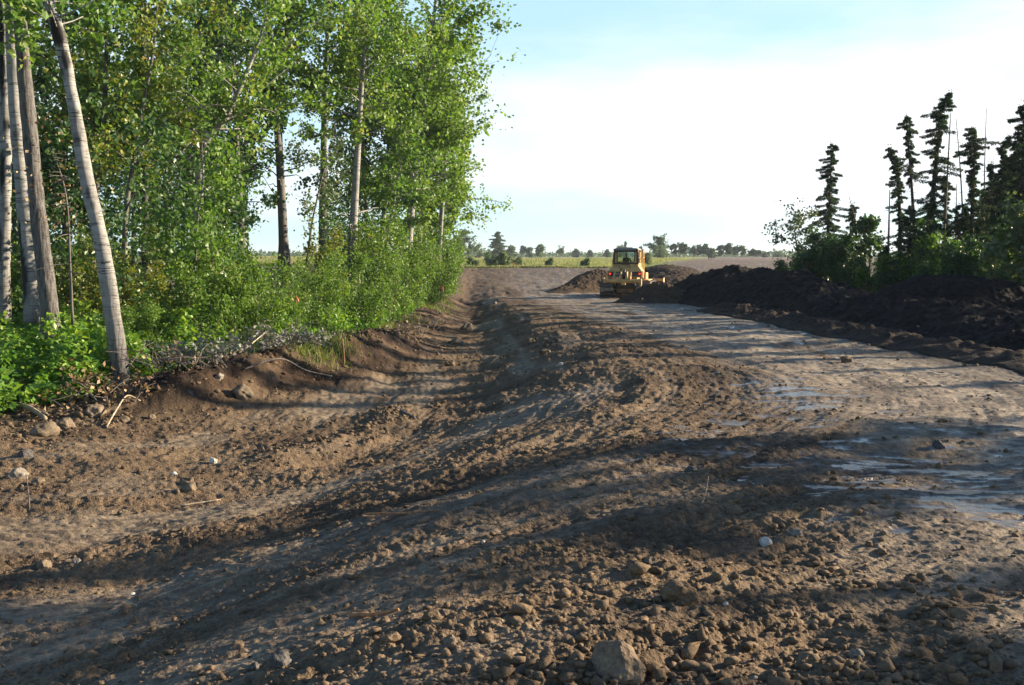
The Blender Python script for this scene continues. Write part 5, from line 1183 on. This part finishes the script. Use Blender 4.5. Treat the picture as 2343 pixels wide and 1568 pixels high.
# operator in the seat, seen from behind through the rear window
def operator():
    V = [(0, -.92, 2.42), (0, -.94, 2.60), (0, -.93, 2.76), (0, -.92, 2.80), (0, -.90, 2.86), (0, -.90, 2.97),
         (-.19, -.93, 2.735), (-.25, -.80, 2.56), (-.20, -.55, 2.50), (.19, -.93, 2.735), (.25, -.80, 2.56), (.20, -.55, 2.50),
         (-.10, -.85, 2.41), (-.13, -.45, 2.43), (-.13, -.38, 2.24), (.10, -.85, 2.41), (.13, -.45, 2.43), (.13, -.38, 2.24)]
    Ed = [(0, 1), (1, 2), (2, 3), (3, 4), (4, 5), (2, 6), (6, 7), (7, 8), (2, 9), (9, 10), (10, 11), (0, 12), (12, 13), (13, 14), (0, 15), (15, 16), (16, 17)]
    Rr = [.15, .155, .13, .055, .09, .085, .07, .055, .035, .07, .055, .035, .085, .07, .05, .085, .07, .05]
    me = bpy.data.meshes.new('person'); me.from_pydata(V, Ed, []); o = link('person', me, M['cloth'])
    sk = o.modifiers.new('skin', 'SKIN')
    for i, r in enumerate(Rr): me.skin_vertices[0].data[i].radius = (r, r)
    me.skin_vertices[0].data[0].use_root = True
    sb = o.modifiers.new('sub', 'SUBSURF'); sb.levels = 1; sb.render_levels = 2
    dg = bpy.context.evaluated_depsgraph_get(); m2 = bpy.data.meshes.new_from_object(o.evaluated_get(dg)); bpy.data.objects.remove(o)
    o = link('person', m2, M['cloth']); m2.polygons.foreach_set('use_smooth', [True]*len(m2.polygons))
    o.location = (DX, DY, DZ-.24); o.rotation_euler.z = R(-13)
    tag(o, 'person in dark work clothes seated at the controls inside the cab, seen from behind', 'person')
    hd = B(); hd.cyl((0, -.905, 2.87), (0, -.90, 3.0), .094, 16, .06); hc = hd.build('cap', M['blackp'], o, .02, smooth=True)
    n = B(); n.cyl((0, -.895, 2.80), (0, -.90, 2.87), .058, 12, .088); n.build('head', M['skin'], o, 0, smooth=True)
    for sx in (-1, 1):
        h_ = B(); h_.box((sx*.20, -.50, 2.50), (.07, .09, .035))
        for k in range(4): h_.cyl((sx*.20-.027+.018*k, -.46, 2.505), (sx*.20-.027+.018*k, -.40+.008*(k % 2), 2.475), .009, 6)
        h_.cyl((sx*.20-sx*.035, -.50, 2.50), (sx*.20-sx*.06, -.45, 2.49), .010, 6); h_.build('hand', M['skin'], o, .006)
operator()

# ------------------------------------------------------------------ stones, clods, sticks and stakes
def ico(sub):
    bm = bmesh.new(); bmesh.ops.create_icosphere(bm, subdivisions=sub, radius=1); v = np.array([x.co[:] for x in bm.verts]); f = np.array([[q.index for q in p.verts] for p in bm.faces]); bm.free(); return v, f
I1, I2, I3, I4 = ico(1), ico(2), ico(3), ico(4)
def rock_mesh(name, rx, ry, rz, seed, rough=.28, base=I3, facet=.35, smooth=False):
    v, f = base; r = np.random.default_rng(seed); v = v.copy()
    for k in range(9):                      # planes that cut flats into the lump
        n = r.normal(size=3); n /= np.linalg.norm(n); d = .62+.3*r.random(); s = v@n; v -= np.outer(np.clip(s-d, 0, None), n)*facet*2
    q = 1+rough*(.6*perlin(v[:, 0]*1.3+seed, v[:, 1]*1.3+v[:, 2], seed)+.35*perlin(v[:, 1]*3+v[:, 2]*1.1, v[:, 2]*3+seed, seed+1)+.2*perlin(v[:, 0]*7, v[:, 2]*7+v[:, 1]*3, seed+2))
    v = v*q[:, None]*np.array([rx, ry, rz]); return make_mesh(name, v, [f], None, smooth)
def stone(name, label, fx, fy, w, hgt, mat, seed, cat='stone', rough=.28, sink=.3, group=None, smooth=True, base=I4, facet=.5, rz=None, depth=.8):
    """stone whose foot shows at full-view pixel (fx, fy), w and hgt in those pixels"""
    x, y = hit(fx, fy); m = y/F*K; rx, rr_ = w*m/2, hgt*m
    hh = min(rr_/(2-sink*2)*1.15, rx*.8)
    o = link(name, rock_mesh(name, rx, rx*depth, hh, seed, rough, base, facet, smooth), M[mat]); o.location = (x, y+rx*depth*.5, hg(x, y+rx*depth*.5)+hh*(1-sink*2)*.7); o.rotation_euler.z = (seed*1.3 if rz is None else rz)*.15
    return tag(o, label, cat, group)
GR = 'stones turned up in the soil'
stone('boulder', 'big pale brown boulder at the bottom edge of the picture among clods', 1420, 1568, 156, 118, 'boulder', 11, 'boulder', .34, .2, smooth=False, base=I4, facet=.5)
stone('pebble', 'large smooth white pebble on the road shoulder', 1752, 1262, 34, 20, 'rockw', 12, 'pebble', .12, .2, GR)
ST = [
 ('stone', 'tall upright brown rock below the leaning white trunk', 150, 985, 46, 46, 'rock', 21), ('stone', 'flat reddish rock left of the upright brown rock', 96, 1000, 70, 26, 'rock', 22),
 ('stone', 'rounded tan stone at the left edge of the tracks', 36, 1104, 52, 30, 'rockg', 23), ('stone', 'small stone just right of the rounded tan one', 84, 1112, 34, 16, 'rock', 24),
 ('stone', 'tan chunk in the lit clods near the left edge, beside a paler one', 98, 1306, 44, 32, 'rock', 25), ('stone', 'pale angular stone near the left edge with a dark shadow', 172, 1292, 28, 24, 'rockg', 26),
 ('stone', 'rock half buried in the face of the soil bank', 552, 918, 62, 36, 'rock', 27), ('stone', 'large lump at the middle of the clod ridge', 424, 1112, 44, 34, 'clod', 28),
 ('stone', 'pink white stone lit at the end of the clod ridge', 486, 1064, 22, 22, 'rockw', 29), ('stone', 'pale stone at the left end of the clod ridge', 397, 1092, 18, 16, 'rockw', 30),
 ('stone', 'reddish stone on the right part of the clod ridge', 592, 1112, 28, 24, 'rock', 31), ('stone', 'brown stone lying below the clod ridge', 430, 1130, 40, 20, 'rock', 32),
 ('pebble', 'round white pebble in the shade on the left foreground', 302, 1364, 14, 18, 'rockw', 33), ('stone', 'dark flat sided rock in the shaded foreground', 640, 1540, 56, 44, 'rockd', 34),
 ('stone', 'dark upright shard left of the flat sided dark rock', 578, 1540, 30, 36, 'rockd', 35), ('stone', 'brown lump in the shade near the reddish stick', 985, 1438, 46, 26, 'clod', 36),
 ('stone', 'boulder in the ditch beside the fallen pale stick', 1042, 792, 40, 26, 'rock', 37), ('stone', 'pale topped stone in the ditch above the boulder', 1068, 758, 34, 20, 'rock', 38),
 ('stone', 'light stone on the dark ditch slope far ahead', 1132, 696, 12, 8, 'rockg', 39), ('stone', 'white faced stone in a clod heap on the road shoulder', 1284, 838, 16, 12, 'rockw', 40),
 ('stone', 'brown clod on the pale road in front of the black mound', 1938, 830, 34, 14, 'clod', 41), ('stone', 'dark round stone on the wet road, right side', 2150, 1024, 34, 16, 'rockd', 42),
 ('stone', 'long blocky clod above the big boulder', 1556, 1400, 92, 36, 'clod', 43), ('stone', 'dark brown rock on the shoulder left of the white pebble', 1490, 1306, 36, 26, 'rock', 44),
 ('stone', 'pink stone among the lit clods right of the big boulder', 1678, 1438, 34, 14, 'rock', 45), ('stone', 'flat grey stone right of the large white pebble', 1822, 1236, 34, 14, 'rockg', 46),
 ('pebble', 'yellowish pebble at the bottom right of the picture', 1956, 1552, 22, 16, 'rock', 47), ('stone', 'grey rounded stone in the shade at the bottom right', 1960, 1532, 36, 16, 'rockg', 48),
 ('stone', 'tan stone in the shade on the crest of the shoulder', 1680, 1174, 40, 18, 'rock', 49), ('stone', 'greyish stone further up the crest of the shoulder', 1580, 1080, 30, 14, 'rockd', 50),
 ('pebble', 'small pale pebble in mid shade, left of the shoulder', 1106, 1244, 12, 10, 'rockw', 51), ('stone', 'white flat stone in the shaded track', 1186, 1376, 36, 10, 'rockg', 52),
 ('pebble', 'little white pebble on the dark mud left of the boulder', 1148, 1434, 9, 8, 'rockw', 53), ('stone', 'stone on the dark soil bank, near its top', 500, 878, 26, 14, 'rockg', 54),
 ('stone', 'round brown stone at the foot of the soil bank', 284, 965, 26, 18, 'rock', 55), ('stone', 'paired brown stone at the foot of the soil bank, further right', 346, 960, 22, 16, 'rock', 56),
 ('stone', 'broad rock left of the bent pale branch', 216, 958, 54, 24, 'rock', 57), ('stone', 'stone in the ditch clods below the fallen pale stick', 1028, 838, 30, 14, 'clod', 58),
 ('stone', 'upright clod in the shaded ditch', 1000, 936, 22, 24, 'clod', 59), ('pebble', 'white pebble on the slope between ditch and road', 1164, 922, 8, 7, 'rockw', 60),
 ('pebble', 'tiny white pebble lower on the slope between ditch and road', 1298, 1004, 8, 7, 'rockw', 61), ('stone', 'grey stone at the road edge by the clod heap', 1246, 812, 28, 14, 'clod', 62),
 ('stone', 'tall clod by the shaded track in the middle', 1122, 1280, 26, 20, 'clod', 63), ('stone', 'pale lump below the white flat stone', 1030, 1490, 40, 18, 'rock', 64),
 ('stone', 'rusty dark lump at the far left among clods', 54, 1052, 40, 18, 'rockd', 65), ('pebble', 'pale pebble right of the blocky clod', 1660, 1404, 14, 10, 'rockw', 66),
]
for nm, lab, fx, fy, w, h_, mt, sd2 in ST: stone(nm, lab, fx, fy, w, h_, mt, sd2, nm, .34, .36, GR)

# loose clods: thousands, one sheet of lumps
def loose_clods():
    rng = np.random.default_rng(77); n = 60000
    d = 3.4*np.exp(rng.random(n)**1.25*math.log(34/3.4)); a = rng.uniform(-.56, .56, n); x = a*d; y = d
    h, S, Wt, damp, loose, bankm, ridge = ground_detail(x, y, False)
    near = np.exp(-((x-1.2)/1.5)**2-((y-4.4)/1.8)**2)
    p = .05+.30*loose*(fbm(x*.9, y*.9, 2, 701) > .05)+.8*ridge+.6*bankm+.22*near-.3*Wt
    keep = (rng.random(n) < p) & (x > tab(y, XB)-.3) & (x < 8.9); x, y, bk, bb_ = x[keep], y[keep], (bankm+ridge+near)[keep], (bankm*sstep(14, 17, y)+.5*ridge)[keep]
    n = len(x); r = .0025+.020*rng.random(n)**5+.0007*y*(.4+rng.random(n))+(bk > .4)*rng.random(n)**12*.03+bb_*rng.random(n)**5*.06; z = HG(x, y)
    v0, f0 = I1; nv = len(v0)
    for mt, sel in (('clod', rng.random(n) < .993), ('rockg', None)):
        idx = np.where(sel)[0] if sel is not None else np.where(~keepsel)[0]
        keepsel = sel if sel is not None else keepsel
        m = len(idx); jit = 1+.33*rng.normal(size=(m, nv)); sc_ = r[idx][:, None]*(.7+.6*rng.random((m, 3)))*np.array([1.1, 1.1, .75])
        ang = rng.random(m)*6.28; V = v0[None]*jit[:, :, None]*sc_[:, None]; ca, sa = np.cos(ang)[:, None], np.sin(ang)[:, None]
        V = np.stack([V[..., 0]*ca-V[..., 1]*sa, V[..., 0]*sa+V[..., 1]*ca, V[..., 2]], -1)+np.stack([x[idx], y[idx], z[idx]+r[idx]*.25], 1)[:, None]
        fcs = (f0[None]+(np.arange(m)*nv)[:, None, None]).reshape(-1, 3)
        nm = 'dirt_clods' if mt == 'clod' else 'gravel'
        o = link(nm, make_mesh(nm, V.reshape(-1, 3), [fcs], None, mt == 'clod'), M[mt]); tag(o, 'loose crumbs of dirt scattered over the mud' if mt == 'clod' else 'small grey stones scattered over the mud', None, None, 'stuff')
loose_clods()
def broken_clods():
    rng = np.random.default_rng(99); n = 5200; d = 3.6*np.exp(rng.random(n)**1.3*math.log(26/3.6)); a = rng.uniform(-.54, .54, n); x = a*d; y = d
    h, S, Wt, damp, loose, bankm, ridge = ground_detail(x, y, False); near = np.exp(-((x-1.4)/1.7)**2-((y-4.4)/1.6)**2)
    p = .02+.07*loose*(fbm(x*.7, y*.7, 2, 711) > 0)+.8*ridge+.5*bankm*(y > 15)+.20*near; k = (rng.random(n) < p) & (x > tab(y, XB)) & (x < 8); x, y = x[k], y[k]; z = HG(x, y); n = len(x)
    V = []; Fc = []; o_ = 0; shapes = []
    for s in range(24):
        me = rock_mesh('t', 1, 1, 1, 900+s, .5, I2, .62); v = np.empty(len(me.vertices)*3); me.vertices.foreach_get('co', v); shapes.append(v.reshape(-1, 3)); bpy.data.meshes.remove(me)
    for i in range(n):
        r = (.007+.028*rng.random()**4.5+.0008*y[i]); v = shapes[i % 24]*np.array([1.25, .95, .7])*r*(.75+.5*rng.random(3)); t = rng.random()*6.28; c, s = math.cos(t), math.sin(t)
        v = np.stack([v[:, 0]*c-v[:, 1]*s, v[:, 0]*s+v[:, 1]*c, v[:, 2]], 1)+[x[i], y[i], z[i]+r*.12]; V.append(v); Fc.append(I2[1]+o_); o_ += len(v)
    tag(link('dirt_clods', make_mesh('broken_clods', np.concatenate(V), [np.concatenate(Fc)], None, False), M['clod']), 'broken angular clods of earth scattered over the mud and along the ridges', None, None, 'stuff')
broken_clods()

def stick(label, pts, r, mat, name='stick', cat='stick', lift=.02, ends=None):
    """stick lying or standing: points (full-view x, y, lift above the soil)"""
    g = G(); P = []
    for fx, fy, up in pts: x, y = hit(fx, fy); P.append((x, y, hg(x, y)+up))
    P = spline(P, 16) if len(P) > 2 else np.array([np.array(P[0])*(1-t)+np.array(P[1])*t for t in np.linspace(0, 1, 8)])
    rr = np.linspace(r, r*.6, len(P))*(1+.15*np.array([perlin(np.array([k*.9]), np.array([r*50]), 3)[0] for k in range(len(P))]))
    c = P[len(P)//2].copy(); g.tube(P-c, rr, 7); o = link(name, g.mesh(name, True), M[mat], None, tuple(c)); return tag(o, label, cat, 'sticks and roots turned up with the soil')
stick('broken pale log lying at the left edge under the herbs', [(38, 938, .06), (70, 950, .07), (104, 964, .05)], .052, 'palewood', 'log', 'log')
stick('short split piece of wood right of the broken pale log', [(84, 944, .05), (108, 956, .04)], .030, 'palewood')
stick('bent pale branch lying at the foot of the leaning white trunk', [(244, 984, .02), (268, 962, .12), (292, 938, .16), (322, 934, .08)], .016, 'palewood', 'branch', 'branch')
stick('grey fallen branch under the herbs left of the leaning white trunk', [(112, 902, .10), (150, 892, .2), (190, 872, .32)], .03, 'dead', 'branch', 'branch')
stick('reddish peeled stick in the shaded foreground', [(802, 1420, .02), (856, 1416, .025), (912, 1408, .03)], .013, 'redwood')
stick('long thin reddish stick in the middle of the wheel track', [(836, 1190, .02), (915, 1185, .03), (1002, 1180, .03)], .010, 'redwood')
stick('thin straw coloured stick near the round white pebble', [(290, 1386, .02), (312, 1402, .01)], .007, 'palewood')
stick('pale twig lying on the lit track at the left', [(412, 1166, .02), (505, 1156, .03)], .010, 'palewood')
stick('fallen pale stick in the rusty peat at the ditch edge', [(972, 782, .05), (1010, 792, .05), (1050, 798, .04)], .022, 'palewood')
stick('flat piece of bark board in the shaded ditch', [(896, 948, .03), (948, 966, .03)], .035, 'dead')
stick('pale root sticking out of the hole in the soil bank', [(745, 812, .05), (760, 800, .12)], .014, 'palewood', 'root', 'root')
stick('rooty grey branch over the top of the soil bank', [(560, 862, .08), (640, 852, .22), (700, 866, .14), (760, 878, .1)], .02, 'dead', 'branch', 'branch')
stick('pale sloping branch in the grey brush', [(560, 842, .22), (610, 812, .4)], .016, 'palewood', 'branch', 'branch')
stick('curved twig standing on the crest of the shoulder', [(1604, 1166, .0), (1614, 1150, .06), (1620, 1128, .10)], .004, 'palewood', 'twig', 'twig')
stick('short stick on the road crest, left of the pale track', [(1362, 762, .03), (1396, 760, .05)], .02, 'palewood')
stick('dark twig standing in the clods at the left edge', [(68, 1166, .0), (66, 1158, .12), (62, 1150, .26)], .007, 'dead', 'twig', 'twig')
def upright(label, fx, fy, h, r, mat, name, lean=(0, 0)):
    x, y = hit(fx, fy); z = hg(x, y); g = G(); g.tube(spline([(0, 0, -.1), (lean[0]*.4, lean[1]*.4, h*.5), (lean[0], lean[1], h)], 8), np.linspace(r, r*.7, 8), 7); o = link(name, g.mesh(name, True), M[mat], None, (x, y, z)); return tag(o, label, name.split('_')[-1], None)
upright('broken stick standing upright in the soil below the grassy corner', 788, 838, .62, .022, 'redwood', 'stick', (-.04, 0))
upright('small white stick standing in the brush in front of the shrubs', 597, 798, 1.15, .014, 'palewood', 'stick', (-.08, 0))
def stake(label, fx, fy, h, rib=.16, y=None):
    if y is None: x, y = hit(fx, fy)
    else: x = atd(fx, y)
    e = empty('survey_stake', (x, y, hg(x, y)), 0, label, 'stake', 'survey stakes with orange ribbon')
    b = B(); b.span((-.02, -.01, -.1), (.02, .01, h)); b.build('post', M['palewood'], e, .002)
    g = G(); 
    for k, (dx, l) in enumerate(((.025, rib), (.05, rib*1.2), (-.03, rib*.8))): g.tube(spline([(0, -.015, h-.02), (dx, -.02, h-.06), (dx*1.7, -.025, h-.06-l)], 6), [.004, .009, .010, .011, .010, .005], 5)
    link('ribbon', g.mesh('ribbon'), M['orange'], e)
stake('survey stake with orange ribbon at the grassy edge near the end of the wood', 1011, 690, .85, .26)
stake('survey stake with orange ribbon at the far soil edge by the field', 1174, 611, .5, .25, 97.5)
stake('survey stake with orange ribbon among the shrubs right of the tall sky gap trunk', 677, 668, 1.35, .08, 25.4)

# pile of grey wilted brush
def brush(label, spots, seed, mat, nl=900, cat='brush pile', nst=22):
    rng = np.random.default_rng(seed); w = G(); pts = []
    x0, y0 = hit(*spots[0]); z0 = hg(x0, y0)
    for fx, fy in spots:
        x, y = hit(fx, fy); z = hg(x, y)
        for k in range(nst):
            a = rng.random()*6.28; l = .35+.6*rng.random(); p = np.array([x+rng.normal()*.35, y+rng.normal()*.4, z+.03+.10*rng.random()]); e = p+np.array([math.cos(a)*l, math.sin(a)*l, .02+.35*rng.random()]); mid = (p+e)/2+[0, 0, .08]
            w.tube(spline([p, mid, e], 6), np.linspace(.011, .003, 6), 4, cap=False); m = max(1, nl//(nst*len(spots))); t = rng.random((m, 1)); pts.append(p+(e-p)*t+rng.normal(size=(m, 3))*.07+[0, 0, .06])
    ee = empty('brush_pile', (x0, y0, z0), 0, label, cat); off = np.array([x0, y0, z0])
    w.v = [v-off for v in w.v]; link('twigs', w.mesh('twigs'), M['dead'], ee); g = G(); g.leaves(np.concatenate(pts)-off, .085, rng, .7, .5); link('wilted_leaves', g.mesh('wilted_leaves'), M[mat], ee)
brush('pile of grey wilted leafy brush at the foot of the shrubs', [(500, 826), (545, 818), (590, 812), (640, 806), (690, 802)], 5, 'leafG', 1100, 'brush pile', 11)
brush('withered tan leafy branch at the foot of the leaning white trunk', [(205, 905), (232, 915), (252, 925)], 6, 'leafD', 420, 'brush pile', 12)
brush('tangle of rusty roots and twigs on the peat by the nettles', [(930, 772), (960, 760), (985, 745)], 8, 'leafD', 60, 'brush pile', 26)
brush('dark roots and litter on top of the soil bank', [(420, 838), (455, 850), (395, 852)], 9, 'leafD', 90, 'brush pile', 26)

# thin late afternoon haze over the whole place
hz = bpy.data.materials.new('thin_haze'); hz.use_nodes = True; ht = hz.node_tree; ht.nodes.clear()
ho = ht.nodes.new('ShaderNodeOutputMaterial'); hv = ht.nodes.new('ShaderNodeVolumePrincipled'); hv.inputs['Color'].default_value = (.80, .90, 1, 1); hv.inputs['Density'].default_value = .0002; hv.inputs['Anisotropy'].default_value = .2
ht.links.new(hv.outputs[0], ho.inputs['Volume'])
b = B(); b.span((-6400, -6400, -6), (6400, 6400, 26)); o = b.build('haze', hz, None, 0); tag(o, 'thin pale haze over the far field', None, None, 'stuff')
